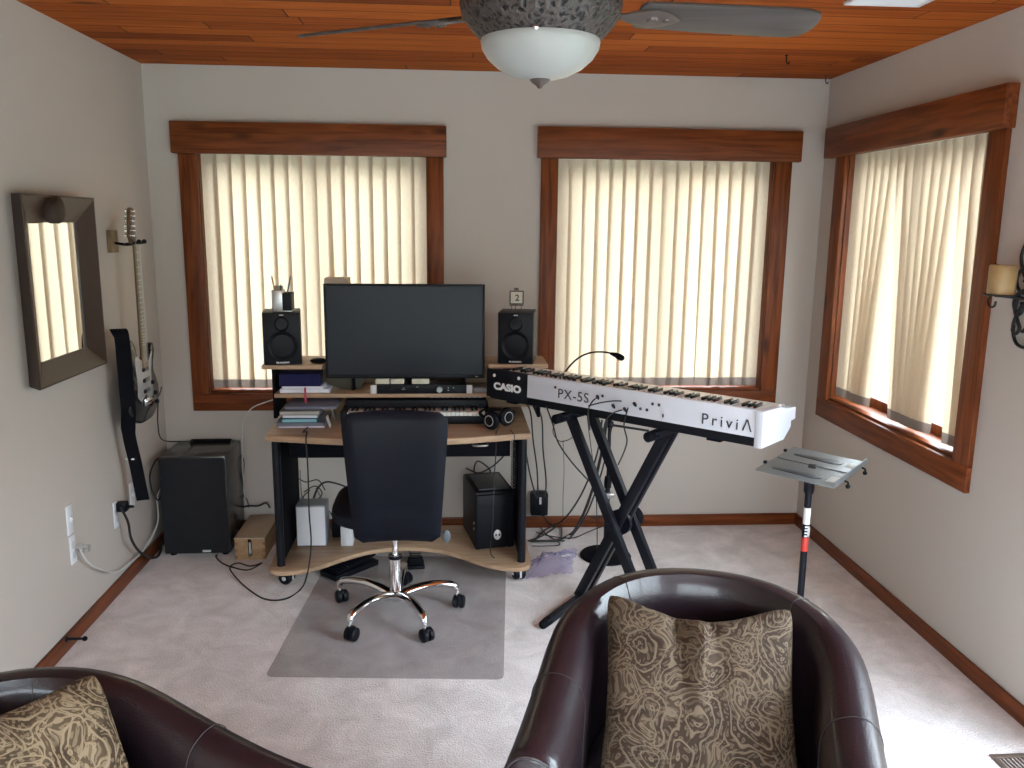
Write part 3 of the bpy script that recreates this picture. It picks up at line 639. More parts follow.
# ---------------------------------------------------------------- electric guitar on its hanger
def hanger():
    t = thing('guitar_hanger', 'wooden block guitar hanger with a padded black yoke on the left wall', 'hanger', (XL, 3.945, 1.535))
    obj('wood_block', MB().box(XL, XL+.02, 3.905, 3.985, 1.535, 1.635, .003), plain('hanger_oak', (.19, .125, .06), .5, var=.2), t, True)
    obj('yoke', MB().tube([(XL+.02, 3.945, 1.578), (XL+.05, 3.945, 1.573), (XL+.066, 3.945, 1.572)], .006, 10, smooth=4).tube([(XL+.135, 3.915, 1.582), (XL+.09, 3.912, 1.574), (XL+.066, 3.945, 1.572), (XL+.09, 3.978, 1.574), (XL+.135, 3.975, 1.582)], .0075, 10, smooth=6).sphere((XL+.137, 3.914, 1.585), .011).sphere((XL+.137, 3.976, 1.585), .011), M_BLK, t, True)
hanger()
def guitar():
    gx, gy = -1.450, 3.925
    t = thing('electric_guitar', 'black electric guitar hanging from the wooden hanger on the left wall', 'guitar', (gx, gy, .735))
    # local: u along +y (lateral), z up, front faces +x
    def W(poly, x0, x1, bev=.004):
        m = Matrix(((0, 0, 1, gx), (1, 0, 0, gy), (0, 1, 0, 0), (0, 0, 0, 1)))
        return MB().prism(poly, x0, x1, bev, m)
    half = [(0.0, .735)]
    outl = [(.0, .735), (.07, .742), (.125, .775), (.155, .83), (.158, .885), (.135, .935), (.112, .975), (.113, 1.01), (.128, 1.05), (.135, 1.09), (.122, 1.115), (.10, 1.105), (.075, 1.065), (.045, 1.045), (.028, 1.05), (-.028, 1.05), (-.045, 1.05), (-.062, 1.085), (-.085, 1.135), (-.115, 1.165), (-.14, 1.15), (-.142, 1.10), (-.125, 1.04), (-.115, .985), (-.128, .935), (-.155, .885), (-.16, .83), (-.135, .775), (-.08, .742)]
    P = [Vector((a*1.10, 1.06-(1.06-b)*.92, 0)) for a, b in outl]; P = [(p.x, p.y) for p in catmull(P, 4, True)]
    obj('body', W(P, -.022, .022, .008), M_BLKG, t, True)
    pg = [(-.055, 1.06), (-.09, 1.08), (-.11, 1.06), (-.10, .99), (-.095, .94), (-.10, .89), (-.06, .87), (.0, .885), (.055, .86), (.09, .88), (.085, .93), (.08, .98), (.095, 1.03), (.105, 1.075), (.08, 1.06), (.045, 1.03), (0, 1.04)]
    P = [(p.x, p.y) for p in catmull([Vector((a, b, 0)) for a, b in pg], 4, True)]
    obj('pickguard', W(P, .022, .0245, .0005), plain('pearl_guard', (.36, .36, .37), .25, var=.12), t, True)
    maple = wood('maple_neck', (.085, .048, .024), (.13, .078, .04), 'z', .35, knots=False)
    obj('neck', W([(-.026, 1.03), (.026, 1.03), (.018, 1.575), (-.018, 1.575)], .014, .024, .004), maple, t, True)
    fb = obj('fretboard', W([(-.028, 1.0), (.028, 1.0), (.021, 1.575), (-.021, 1.575)], .024, .030, .001), plain('fretboard_maple', (.22, .155, .09), .4, var=.15, scale=40), t, True)
    fm = MB(); L0 = .648; zn = 1.575
    for k in range(1, 22):
        z = zn-L0*(1-2**(-k/12)); fm.box(gx+.030, gx+.032, gy-.024, gy+.024, z-.0015, z+.0015, 0)
    obj('fret_wire', fm, M_STEEL, fb, True)
    dm = MB()
    for k in (3, 5, 7, 9, 12, 15, 17, 19):
        z = zn-L0*(1-2**(-(k-.5)/12)); dm.lathe([(0, .0302), (.004, .0302), (.004, .0308), (0, .0308)], 10, (gx, gy, z), 'x')
    obj('inlay_dot', dm, M_BLK, fb, True)
    hs = [(-.021, 1.575), (.021, 1.575), (.028, 1.60), (.030, 1.62), (.020, 1.66), (.030, 1.70), (.022, 1.73), (-.005, 1.735), (-.022, 1.725), (-.040, 1.61), (-.030, 1.59)]
    obj('headstock', W(hs, .002, .018, .002), maple, t, True)
    for k in range(6):
        y = gy-.036+.004*k; z = 1.612+.0215*k
        tp = obj('tuning_peg', MB().lathe([(0, 0), (.004, 0), (.004, .024), (.003, .026), (0, .026)], 10, (gx+.010, y, z), 'x').tube([(gx+.008, y-.008, z), (gx+.008, y-.030, z)], .003, 8).sphere((gx+.008, y-.034, z), .0085, .6, 1, 1, 10), M_CHROME, t, True)
    for z, a in ((.905, .15), (.955, 0), (1.005, 0)):
        m = MB().box(gx+.024, gx+.032, gy-.036, gy+.036, z-.009, z+.009, .004)
        obj('pickup', m, M_BLK, t, True)
    obj('bridge', MB().box(gx+.022, gx+.034, gy-.042, gy+.042, .838, .872, .004).box(gx+.034, gx+.040, gy-.038, gy+.038, .846, .864, .002).tube([(gx+.03, gy+.04, .85), (gx+.05, gy+.075, .86), (gx+.056, gy+.11, .90)], .003, 8, smooth=4), M_CHROME, t, True)
    sm = MB()
    for k in range(6):
        u = -.026+.0105*k; sm.tube([(gx+.037, gy+u, .855), (gx+.0335, gy+u*.75, 1.575), (gx+.020, gy-.03+.004*k, 1.612+.0215*k)], .0006, 4)
    obj('string', sm, M_STEEL, t, True)
    for (u, z) in ((.075, .93), (.10, .875), (.112, .83)):
        obj('control_knob', MB().lathe([(0, 0), (.011, 0), (.009, .014), (0, .014)], 16, (gx+.0235, gy+u, z), 'x'), M_BLK, t, True)
    # strap: from the upper horn button, hanging behind the body to below it
    m = MB(); path = [(gx-.03, gy-.118, 1.15), (gx-.035, gy-.135, 1.205), (gx-.0, gy-.18, 1.195), (gx+.006, gy-.185, 1.06), (gx+.006, gy-.182, .945), (gx+.004, gy-.175, .852), (gx-.016, gy-.14, .735), (gx-.010, gy-.11, .60), (gx-.002, gy-.10, .50), (gx+.008, gy-.095, .405)]
    P = catmull([Vector(p) for p in path], 5); vs = []
    for i, p in enumerate(P):
        w_ = min(.029, .013+.003*i) if i < 30 else .026
        th = 1.25
        for s_ in (-1, 1):
            for q in (-.0025, .0025): vs.append((p.x+q*.3+s_*w_*math.sin(th), p.y+q+s_*w_*math.cos(th), p.z))
    fs = []
    for i in range(len(P)-1):
        a, b = 4*i, 4*i+4
        fs += [(a, a+2, b+2, b), (a+1, b+1, b+3, a+3), (a, b, b+1, a+1), (a+2, a+3, b+3, b+2)]
    fs += [(0, 1, 3, 2), (4*len(P)-4, 4*len(P)-2, 4*len(P)-1, 4*len(P)-3)]
    st = obj('strap', m.add(vs, fs), M_BLKM, t, True)
    obj('strap_buckle', MB().box(gx-.050, gx-.010, gy-.118, gy-.110, .604, .612, .002), M_INKW, st, True)
guitar()

# ---------------------------------------------------------------- sconce on the right wall
def sconce():
    iron = plain('wrought_iron', (.02, .02, .022), .5, metal=.5, var=.2)
    t = thing('candle_sconce', 'black wrought iron scroll candle sconce on the right wall', 'sconce', (XR, 2.72, 1.30))
    m = MB(); x = XR-.012
    def sc_(pts, r=.006): m.tube(pts, r, 8, smooth=6)
    for sg in (1, -1):
        zz = lambda z: 1.47+sg*(z-1.47)
        sc_([(x, 2.725, zz(1.48)), (x, 2.775, zz(1.53)), (x, 2.800, zz(1.59)), (x, 2.775, zz(1.645)), (x, 2.725, zz(1.655)), (x, 2.705, zz(1.62)), (x, 2.725, zz(1.59)), (x, 2.750, zz(1.605))])
        sc_([(x, 2.725, zz(1.46)), (x, 2.785, zz(1.47)), (x, 2.810, zz(1.51)), (x, 2.785, zz(1.55)), (x, 2.760, zz(1.53)), (x, 2.770, zz(1.505))])
        sc_([(x, 2.625, zz(1.48)), (x, 2.575, zz(1.53)), (x, 2.550, zz(1.59)), (x, 2.575, zz(1.645)), (x, 2.625, zz(1.655)), (x, 2.645, zz(1.62))])
    sc_([(x, 2.785, 1.47), (x, 2.800, 1.41), (x, 2.780, 1.37), (x, 2.765, 1.345), (x, 2.780, 1.325), (x, 2.800, 1.335), (x, 2.795, 1.352)])
    m.box(XR-.006, XR, 2.645, 2.705, 1.25, 1.70, .003)
    obj('scroll_frame', m, iron, t, True)
    a = MB().tube([(x, 2.68, 1.44), (x-.03, 2.72, 1.452), (XR-.075, 2.77, 1.456), (XR-.09, 2.80, 1.456)], .006, 8, smooth=5)
    a.tube([(XR-.09, 2.82, 1.455), (XR-.092, 2.835, 1.435), (XR-.09, 2.822, 1.415), (XR-.088, 2.802, 1.418), (XR-.088, 2.796, 1.435)], .004, 8, smooth=5)
    a.lathe([(0, 1.455), (.052, 1.457), (.056, 1.462), (.05, 1.461), (0, 1.460)], 28, (XR-.088, 2.775, 0))
    obj('arm', a, iron, t, True)
    c = thing('pillar_candle', 'tan pillar candle standing on the sconce plate', 'candle', (XR-.088, 2.775, 1.462))
    cm = plain('candle_wax', (.40, .27, .12), .45, var=.35, scale=14)
    obj('wax', MB().lathe([(0, 1.462), (.043, 1.462), (.044, 1.466), (.044, 1.556), (.041, 1.562), (.03, 1.555), (0, 1.553)], 32, (XR-.088, 2.775, 0)), cm, c, True)
    obj('wick', MB().tube([(XR-.088, 2.775, 1.552), (XR-.087, 2.826, 1.566)], .0012, 6), M_BLKM, c, True)
sconce()

# ================================================================ computer desk and what stands on it
def desk():
    t = thing('computer_desk', 'beech topped computer desk with black uprights, raised shelves and castors', 'desk', (-.25, 3.95, 0))
    fr = [(-.848, 3.72), (-.845, 3.702), (-.825, 3.696), (-.70, 3.665), (-.55, 3.63), (-.40, 3.605), (-.25, 3.598), (-.10, 3.605), (.05, 3.63), (.19, 3.665), (.305, 3.70), (.345, 3.702), (.348, 3.72)]
    obj('desktop', MB().prism([(-.848, 4.27)]+fr+[(.348, 4.27)], .715, .745, .006), M_DW, t, True)
    cv = catmull([Vector((x, y, 0)) for x, y in [(-.868, 3.76), (-.855, 3.715), (-.81, 3.69), (-.72, 3.70), (-.63, 3.755), (-.526, 3.85), (-.40, 3.935), (-.25, 3.965), (-.10, 3.935), (.03, 3.85), (.13, 3.755), (.23, 3.70), (.305, 3.69), (.348, 3.715), (.363, 3.76)]], 5)
    obj('bottom_shelf', MB().prism([(-.868, 4.27)]+[(v.x, v.y) for v in cv]+[(.363, 4.27)], .078, .10, .005), M_DW, t, True)
    for x in (-.812, .316):
        obj('post', MB().lathe([(0, .10), (.019, .10), (.019, .715), (0, .715)], 20, (x, 3.765, 0)), M_BLK2, t, True)
        obj('side_panel', MB().box(x-.012, x+.006, 3.80, 4.25, .10, .715), M_BLKM, t, True)
        for y in (3.80, 4.2):
            cx = x
            mt = Matrix.Translation((cx+(.02 if x < 0 else -.01), y-.012, .034)) @ Matrix.Rotation(1.25 if x < 0 else .25, 4, 'Z')
            cm = MB()
            for q in (-1, 1): cm.lathe([(0, q*.030), (.024, q*.029), (.032, q*.022), (.032, q*.007), (.026, q*.004), (0, q*.004)], 22, (0, 0, 0), 'x')
            cm.box(-.010, .010, -.012, .012, .0, .043)
            c = obj('castor', cm.xf(mt), M_BLK, t, True)
            obj('castor_hub', MB().lathe([(0, -.033), (.009, -.033), (.011, -.029), (0, -.029)], 16, (0, 0, 0), 'x').lathe([(0, .033), (.009, .033), (.011, .029), (0, .029)], 16, (0, 0, 0), 'x').box(-.005, .005, -.0335, -.030, -.016, .018, .001).xf(mt), M_SILV, c, True)
    dr = obj('drawer', MB().box(-.765, .262, 3.83, 3.85, .60, .705, .004).box(-.765, .262, 3.85, 4.15, .61, .62).box(-.765, -.755, 3.85, 4.15, .62, .69).box(.252, .262, 3.85, 4.15, .62, .69), M_BLKM, t, True)
    obj('handle', MB().tube([(.085, 3.83, .658), (.09, 3.818, .658), (.12, 3.812, .658), (.15, 3.818, .658), (.155, 3.83, .658)], .006, 10, smooth=5), M_STEEL, dr, True)
    # hutch
    for x in (-.872, .405): obj('side_panel', MB().box(x, x+.016, 4.02, 4.26, .745, .991), M_BLKM, t, True)
    for x in (-.50, .04): obj('shelf_support', MB().box(x, x+.014, 4.06, 4.26, .875, .991), M_BLKM, t, True)
    obj('middle_shelf', MB().box(-.856, .405, 3.98, 4.26, .855, .875, .003), M_DW, t, True)
    obj('top_shelf', MB().prism([(-.912, 3.99), (-.63, 3.99), (-.62, 4.06), (-.48, 4.06), (-.48, 4.28), (-.912, 4.28)], .991, 1.011, .003), M_DW, t, True)
    obj('top_shelf', MB().prism([(.02, 4.06), (.155, 4.06), (.165, 4.012), (.455, 4.012), (.455, 4.28), (.02, 4.28)], .991, 1.011, .003), M_DW, t, True)
    obj('back_panel', MB().box(-.60, .40, 4.262, 4.27, .745, .99, 0), M_DW, t, True)
desk()

def monitor():
    t = thing('computer_monitor', 'wide black computer monitor with a dark screen on the desk shelf', 'monitor', (-.233, 4.12, .875))
    x0, x1, y0, z0, z1 = -.611, .145, 3.985, .948, 1.398
    f = MB(); b = .011
    f.box(x0, x0+b, y0, y0+.03, z0, z1).box(x1-b, x1, y0, y0+.03, z0, z1).box(x0+b, x1-b, y0, y0+.03, z1-b, z1).box(x0+b, x1-b, y0, y0+.03, z0, z0+.018)
    f.box(x0+.004, x1-.004, y0+.012, y0+.032, z0+.004, z1-.004, .004).box(x0+.12, x1-.12, y0+.03, y0+.055, z0+.06, z1-.10, .012)
    obj('bezel', f, M_BLK, t, True)
    obj('screen', MB().box(x0+b, x1-b, y0+.005, y0+.012, z0+.018, z1-b, 0), M_SCREEN, t, True)
    obj('neck', MB().box(-.263, -.203, 4.04, 4.08, .98, 1.20, .006).box(-.263, -.203, 4.07, 4.19, 1.0, 1.03, .006).box(-.263, -.203, 4.165, 4.19, .885, 1.03, .006), M_BLK, t, True)
    obj('base', MB().box(-.38, -.086, 4.14, 4.25, .875, .889, .005), M_BLK, t, True)
    obj('power_light', MB().box(.10, .112, y0-.001, y0+.001, z0+.007, z0+.010, 0), M_SILV, t, True)
monitor()
def studio_speaker(x, y, rz, label):
    t = thing('studio_speaker', label, 'speaker', (x, y, 1.011), rz, 'pair of studio speakers')
    obj('cabinet', MB().box(-.0875, .0875, 0, .19, 0, .251, .006), plain('speaker_vinyl', (.022, .021, .023), .5, spec=.3), t)
    obj('baffle', MB().box(-.085, .085, -.006, .002, .002, .249, .004), M_BLK, t)
    obj('woofer', MB().lathe([(.070, -.008), (.066, -.012), (.060, -.010), (.054, -.006), (.024, .010), (0, .010)], 40, (0, -.0005, .092), 'y', cap=False).lathe([(.024, .008), (.018, -.002), (0, -.006)], 24, (0, 0, .092), 'y', cap=False), M_BLK, t)
    obj('tweeter', MB().lathe([(.036, -.008), (.032, -.010), (.018, .002), (.013, .001), (.008, -.005), (0, -.007)], 32, (0, 0, .196), 'y', cap=False), M_BLK, t)
    obj('top_badge', MB().box(-.010, .010, -.008, -.006, .236, .241, .0008), M_SILV, t)
    text('logo', 'M-AUDIO', .0105, M_INKW, t, (0, -.0066, .009), (PI/2, 0, 0), .0004, 'CENTER', 1.35)
studio_speaker(-.812, 4.0, .17, 'black studio speaker left of the monitor with a pen cup on top')
studio_speaker(.295, 4.02, -.17, 'black studio speaker right of the monitor with a tiny easel on top')
def pen_cup():
    t = thing('pen_cup', 'steel mesh pen cup on top of the left studio speaker', 'pen cup', (-.812, 4.06, 1.262))
    obj('cup', MB().box(-.045, .045, -.04, .04, 0, .006, .002).box(-.045, .004, -.04, -.037, .006, .10, .001).box(-.045, -.042, -.037, .04, .006, .10, .001).box(.001, .004, -.037, .04, .006, .10, .001).box(-.042, .001, .037, .04, .006, .10, .001), M_STEEL, t)
    obj('side_pocket', MB().box(.004, .0445, -.04, -.037, .006, .088, .001).box(.042, .045, -.037, .04, .006, .088, .001).box(.004, .042, .037, .04, .006, .088, .001), M_BLK, t)
    obj('note_block', MB().box(-.04, -.004, .006, .034, .006, .118, .002), plain('paper_buff', (.42, .38, .30), .8), t)
pen_cup()
PENS = [((-.842, 4.035), (-.012, 0), .172, (.42, .20, .05), 'orange pencil leaning left in the steel pen cup'), ((-.79, 4.05), (.016, .004), .170, (.05, .07, .13), 'dark blue pen leaning right in the steel pen cup'), ((-.822, 4.04), (.006, 0), .132, (.04, .10, .09), 'dark green pen in the middle of the pen cup')]
for (x, y), (dx, dy), hh, c, lb in PENS:
    m = MB().tube([(x-dx, y-dy, 1.270), (x+dx, y+dy, 1.262+hh-.014), (x+dx*1.1, y+dy*1.1, 1.262+hh)], [.0038, .0038, .0008], 8)
    solo('pen', m, plain('pen_%d' % int(c[0]*1000), c, .4), lb, 'pen', 'pens in the pen cup')
def easel():
    t = thing('tiny_easel', 'tiny wooden easel standing on the right studio speaker', 'easel', (.300, 4.07, 1.262))
    w_ = plain('easel_wood', (.10, .07, .05), .6)
    for s_ in (-1, 1): obj('leg', MB().bar((s_*.027, -.02, 0), (s_*.008, .012, .112), .004, .004), w_, t)
    obj('leg', MB().bar((0, .04, 0), (0, .014, .11), .004, .004), w_, t)
    obj('ledge', MB().box(-.034, .034, -.026, -.012, .030, .035, .001), w_, t)
    obj('top_clip', MB().box(-.010, .010, -.006, .016, .104, .114, .002), w_, t)
    p = thing('tiny_picture', 'tiny framed picture with a black figure 2 resting on the easel', 'picture', (.300, 4.052, 1.2985))
    fm = MB().box(-.034, .034, -.003, .004, 0, .005).box(-.034, .034, -.003, .004, .061, .066).box(-.034, -.029, -.003, .004, .005, .061).box(.029, .034, -.003, .004, .005, .061)
    obj('frame', fm, M_BLK2, p); obj('card', MB().box(-.03, .03, 0, .003, .004, .062, 0), plain('card_cream', (.50, .46, .38), .8), p)
    text('figure', '2', .042, M_INK, p, (.003, -.0005, .018), (PI/2, 0, 0), .001, 'CENTER')
easel()
solo('cardboard_box', MB().box(-.632, -.515, 4.15, 4.25, 1.011, 1.413, .003), plain('box_beige', (.60, .53, .42), .7), 'pale upright box just peeking over the top left of the monitor', 'box')
solo('mouse', MB().sphere((-.655, 4.06, 1.022), .028, 1.5, .9, .5), M_BLK, 'small dark mouse on the shelf between left speaker and monitor', 'mouse')

# ---- books and papers at the left of the desk
def book(x0, x1, y0, y1, z0, z1, cover, page, label, rz=0, grp=None, spine_front=False):
    cx, cy = (x0+x1)/2, (y0+y1)/2
    t = thing('book', label, 'book', (cx, cy, z0), rz, grp)
    a, b, c, d, hh = x0-cx, x1-cx, y0-cy, y1-cy, z1-z0; tk = min(.0022, hh*.2)
    cm = plain('cover_%d_%d_%d' % tuple(int(v*100) for v in cover), cover, .6, spec=.15); pm = plain('paper_white' if page is None else 'page_%d' % int(page[0]*100), page or (.62, .62, .66), .8)
    cv = MB().box(a, b, c, d, 0, tk, .0005).box(a, b, c, d, hh-tk, hh, .0005)
    if spine_front: cv.box(a, b, c, c+tk, tk, hh-tk, 0)
    else: cv.box(a, a+tk, c, d, tk, hh-tk, 0)
    obj('cover', cv, cm, t)
    obj('pages', MB().box(a+tk, b-.003, c+.003, d-.003, tk, hh-tk, 0), pm, t)
    return t
G1 = 'books in the upper left cubby'; G2 = 'books stacked on the desktop left'
book(-.835, -.600, 4.00, 4.24, .875, .893, (.55, .55, .60), None, 'white book at the bottom of the upper left cubby', .02, G1)
book(-.820, -.625, 4.00, 4.22, .893, .909, (.60, .60, .64), None, 'white book on top of another white book in the cubby', -.02, G1)
book(-.832, -.64, 3.99, 4.22, .909, .968, (.008, .008, .05), (.012, .012, .05), 'navy blue binder filling the top of the upper left cubby', 0, G1, True)
solo('folder', MB().bar((-.565, 4.10, .878), (-.525, 4.10, .978), .20, .006, (0, 1, 0)).xf(Matrix.Identity(4)), plain('folder_dark', (.06, .05, .03), .5), 'dark folder leaning at the right end of the upper left cubby', 'folder')
solo('ribbon', MB().bar((-.711, 3.984, .905), (-.709, 3.972, .872), .010, .002, (0, 1, 0)).bar((-.709, 3.972, .872), (-.706, 3.973, .812), .012, .002, (0, 1, 0)), plain('ribbon_red', (.38, .02, .06), .5), 'red ribbon bookmark hanging over the middle shelf edge', 'ribbon')
book(-.815, -.605, 3.83, 4.08, .745, .752, (.50, .48, .54), None, 'thin white magazine lying directly on the desktop under the stack', .03, G2)
book(-.822, -.602, 3.835, 4.08, .752, .767, (.17, .17, .21), (.25, .25, .29), 'grey book second from the bottom of the desktop stack', 0, G2, True)
book(-.800, -.640, 3.84, 4.05, .767, .785, (.05, .17, .21), (.22, .42, .45), 'teal book in the middle of the desktop stack', .04, G2)
book(-.795, -.630, 3.85, 4.05, .785, .802, (.04, .04, .07), None, 'black covered book with white pages above the teal book', -.03, G2)
book(-.808, -.625, 3.84, 4.06, .802, .822, (.12, .12, .12), (.32, .31, .27), 'thick grey book near the top of the desktop stack', .02, G2)
book(-.790, -.552, 3.88, 4.08, .822, .834, (.14, .15, .20), (.20, .21, .27), 'wide slate blue book topmost in the desktop stack', 0, G2, True)
solo('paper_sorter', MB().bar((-.575, 3.84, .747), (-.590, 3.84, .80), .004, .05, (0, 1, 0)).bar((-.575, 4.02, .747), (-.590, 4.02, .80), .004, .05, (0, 1, 0)), plain('sorter_white', (.5, .5, .5), .4), 'white paper rack edge right of the desktop book stack', 'rack')

# ---- interface, little boxes, synth, headphones
def interface():
    t = thing('audio_interface', 'black rack audio interface with silver ears below the monitor', 'audio interface', (-.158, 4.05, .875))
    obj('case', MB().box(-.37, .055, 3.965, 4.12, .877, .919, .002), M_BLK, t, True)
    for x in (-.400, .057): obj('rack_ear', MB().box(x, x+.028, 3.962, 3.968, .878, .920, .001), M_SILV, t, True)
    obj('knob', MB().lathe([(0, -.022), (.013, -.022), (.015, -.018), (.015, 0), (0, 0)], 24, (-.072, 3.965, .900), 'y'), M_STEEL, t, True)
    for x in (-.335, -.295, -.215, -.18): obj('knob', MB().lathe([(0, -.012), (.007, -.012), (.008, 0), (0, 0)], 16, (x, 3.965, .898), 'y'), M_BLK2, t, True)
    m = MB()
    for i, (x, z) in enumerate([(-.243, .905), (-.238, .898), (-.248, .898), (-.178, .910), (-.178, .902), (-.178, .894), (-.03, .905), (-.005, .905), (-.03, .893)]): m.box(x-.003, x+.003, 3.963, 3.966, z-.0015, z+.0015, 0)
    obj('indicator', m, M_SILV, t, True)
    obj('front_socket', MB().lathe([(.008, -.003), (.012, -.003), (.012, 0)], 16, (.015, 3.965, .898), 'y').lathe([(.008, -.003), (.012, -.003), (.012, 0)], 16, (.040, 3.965, .898), 'y'), M_BLK2, t, True)
interface()
cb = plain('cream_card', (.60, .56, .44), .7)
for x0, x1, lb in ((-.378, -.312, 'small cream box on the rack unit, left of the three'), (-.306, -.242, 'small cream box on the rack unit, middle of the three'), (-.205, -.122, 'longer cream box on the rack unit, right of the three')):
    solo('small_box', MB().box(x0, x1, 3.99, 4.06, .9195, .944, .002), cb, lb, 'box', 'cream boxes on the rack unit')
solo('desk_charger', MB().box(.09, .155, 3.99, 4.06, .875, .900, .004).box(.10, .15, 3.985, 3.99, .879, .888, .001), plain('charger_grey', (.18, .18, .20), .4), 'small grey charger on the shelf beside the rack unit', 'charger')
def synth():
    t = thing('small_keyboard', 'small black keyboard with white keys on the desktop under the shelf', 'keyboard', (-.19, 3.99, .745))
    obj('casing', MB().box(-.535, .160, 3.885, 4.12, .745, .786, .006).box(-.535, -.505, 3.88, 4.12, .75, .812, .008).box(.145, .165, 3.88, 4.12, .75, .812, .006).box(-.525, .155, 3.985, 4.12, .78, .842, .004), M_BLK, t, True)
    proto = None; n = 32; w_ = .648/n
    for i in range(n):
        x = -.503+w_*i
        if proto is None:
            proto = obj('white_key', MB().box(0, w_-.0012, 3.882, 3.985, .785, .803, .0015), M_IV, t, False); k = proto
        else: k = proto.copy(); C.objects.link(k); k.parent = t
        k.location = (x+.19, -3.99, -.745)
    proto = None
    for i in range(n-1):
        if i % 7 in (2, 6): continue
        x = -.503+w_*(i+1)-.006
        if proto is None:
            proto = obj('black_key', MB().box(0, .011, 3.92, 3.985, .801, .812, .002), M_BLK, t, False); k = proto
        else: k = proto.copy(); C.objects.link(k); k.parent = t
        k.location = (x+.19, -3.99, -.745)
    m = MB()
    for i in range(10): m.box(-.12+.026*i, -.10+.026*i, 4.035, 4.055, .842, .845, .001)
    obj('pad_button', m, M_SILV, t, True)
synth()
def headphones():
    t = thing('headphones', 'black headphones resting on the right end of the desktop', 'headphones', (.205, 3.80, .745))
    for i, (x, y, z, a) in enumerate(((.166, 3.772, .789, -.75), (.243, 3.79, .802, .65))):
        m = Matrix.Translation((x, y, z)) @ Matrix.Rotation(a, 4, 'Z')
        c = obj('ear_cup', MB().lathe([(0, -.012), (.030, -.012), (.040, -.008), (.044, 0), (.042, .014), (.034, .022), (0, .024)], 28, (0, 0, 0), 'y').xf(m), M_BLK, t, True)
        obj('ring', MB().lathe([(.0225, -.013), (.0255, -.013), (.0255, -.0115), (.0225, -.0115)], 28, (0, 0, 0), 'y', cap=False).xf(m), M_SILV, c, True)
    obj('headband', MB().tube([(.150, 3.79, .79), (.12, 3.86, .80), (.14, 3.93, .80), (.20, 3.95, .80), (.27, 3.92, .80), (.28, 3.86, .805), (.265, 3.81, .80)], .008, 10, smooth=5), M_BLK, t, True)
headphones()

# ---- under the desk
def pc():
    t = thing('desktop_computer', 'black computer tower with a silver alien head badge under the desk', 'computer', (.198, 3.905, .10), math.radians(10))
    w_, d_, h_ = .198, .34, .300
    obj('case', MB().box(-w_/2, w_/2, .012, d_, .006, h_, .012), M_BLK, t)
    obj('front_door', MB().box(-w_/2+.003, w_/2-.003, -.004, .016, .012, h_-.012, .012).box(-w_/2+.012, w_/2-.012, -.008, 0, .23, .238, .002), M_BLK, t)
    obj('top_grille', MB().box(-w_/2+.025, w_/2-.02, .04, d_-.05, h_-.001, h_+.006, .003), plain('grille_dark', (.05, .055, .065), .35), t)
    hd = MB().sphere((.008, -.010, .085), .023, .82, .25, 1.15, 20)
    e = obj('badge', hd, plain('badge_silver', (.62, .64, .66), .35, metal=.3), t)
    em = MB()
    for s_ in (-1, 1): em.sphere((.008+s_*.008, -.0160, .086), .0055, .75, .2, 1.3, 10)
    obj('badge_eye', em, M_BLK, e)
    for z in (.13, .10): obj('side_clip', MB().box(-w_/2-.002, -w_/2+.004, .03, .045, z, z+.012), M_SILV, t)
    for x in (-.08, .08):
        for y in (.04, .30): obj('foot', MB().lathe([(0, 0), (.012, 0), (.012, .007), (0, .007)], 14, (x, y, 0)), M_BLKM, t)
pc()
def router():
    t = thing('white_device', 'white upright box with grey edges on the desk bottom shelf', 'device', (-.708, 4.07, .10))
    obj('shell', MB().box(-.073, .073, -.076, .04, 0, .212, .006), plain('grey_shell', (.22, .24, .27), .4), t)
    obj('front_cover', MB().box(-.069, .069, -.08, -.074, .006, .204, .004), M_WHT, t)
router()
solo('drive_case', MB().box(-.565, -.505, 3.99, 4.10, .10, .20, .004).box(-.555, -.515, 3.986, 3.992, .108, .192, .002), M_SILV, 'small silver case on the bottom shelf, half hidden by the chair', 'case')
solo('cable_box', MB().box(-.625, -.50, 4.11, 4.2, .10, .20, .004), M_BLK, 'black box in the tangle of cables behind the silver case', 'box')
def pedal(label, x, y, rz, w_, l_, h_):
    t = thing('foot_pedal', label, 'pedal', (x, y, .004), rz)
    obj('base', MB().box(-w_/2, w_/2, -l_/2, l_/2, 0, h_*.45, .004), M_BLK, t)
    obj('treadle', MB().box(-w_/2+.006, w_/2-.006, -l_/2+.01, l_/2-.01, 0, .012, .003, 2, Matrix.Translation((0, 0, h_*.66)) @ Matrix.Rotation(.10, 4, 'X')), M_BLKM, t)
    m = MB()
    for k in range(5): m.box(-w_/2+.012, w_/2-.012, -l_/2+.02+k*.02, -l_/2+.026+k*.02, h_*.66+.012+(-l_/2+.02+k*.02)*.1, h_*.66+.016+(-l_/2+.02+k*.02)*.1, .001)
    obj('grip_rib', m, M_BLK2, t)
pedal('long black foot pedal on the mat, left of the chair stem', -.515, 3.92, -.75, .12, .27, .062)
pedal('small black sustain pedal on the mat behind the chair stem', -.195, 3.955, .1, .085, .09, .035)

# ---- floor mat
def mat():
    c = [(-.712, 2.945), (.181, 2.882), (.262, 4.05), (-.632, 4.11)]
    poly = []
    for i in range(4):
        p = Vector((*c[i], 0)); a = (Vector((*c[i-1], 0))-p).normalized(); b = (Vector((*c[(i+1) % 4], 0))-p).normalized(); r_ = .03
        for k in range(5):
            t = k/4; q = p+a*r_*(1-t)**2+b*r_*t**2; poly.append((q.x, q.y))
    solo('chair_mat', MB().prism(poly, .0008, .0038, .001), M_MAT, 'clear plastic chair mat on the carpet under the office chair', 'chair mat')
mat()

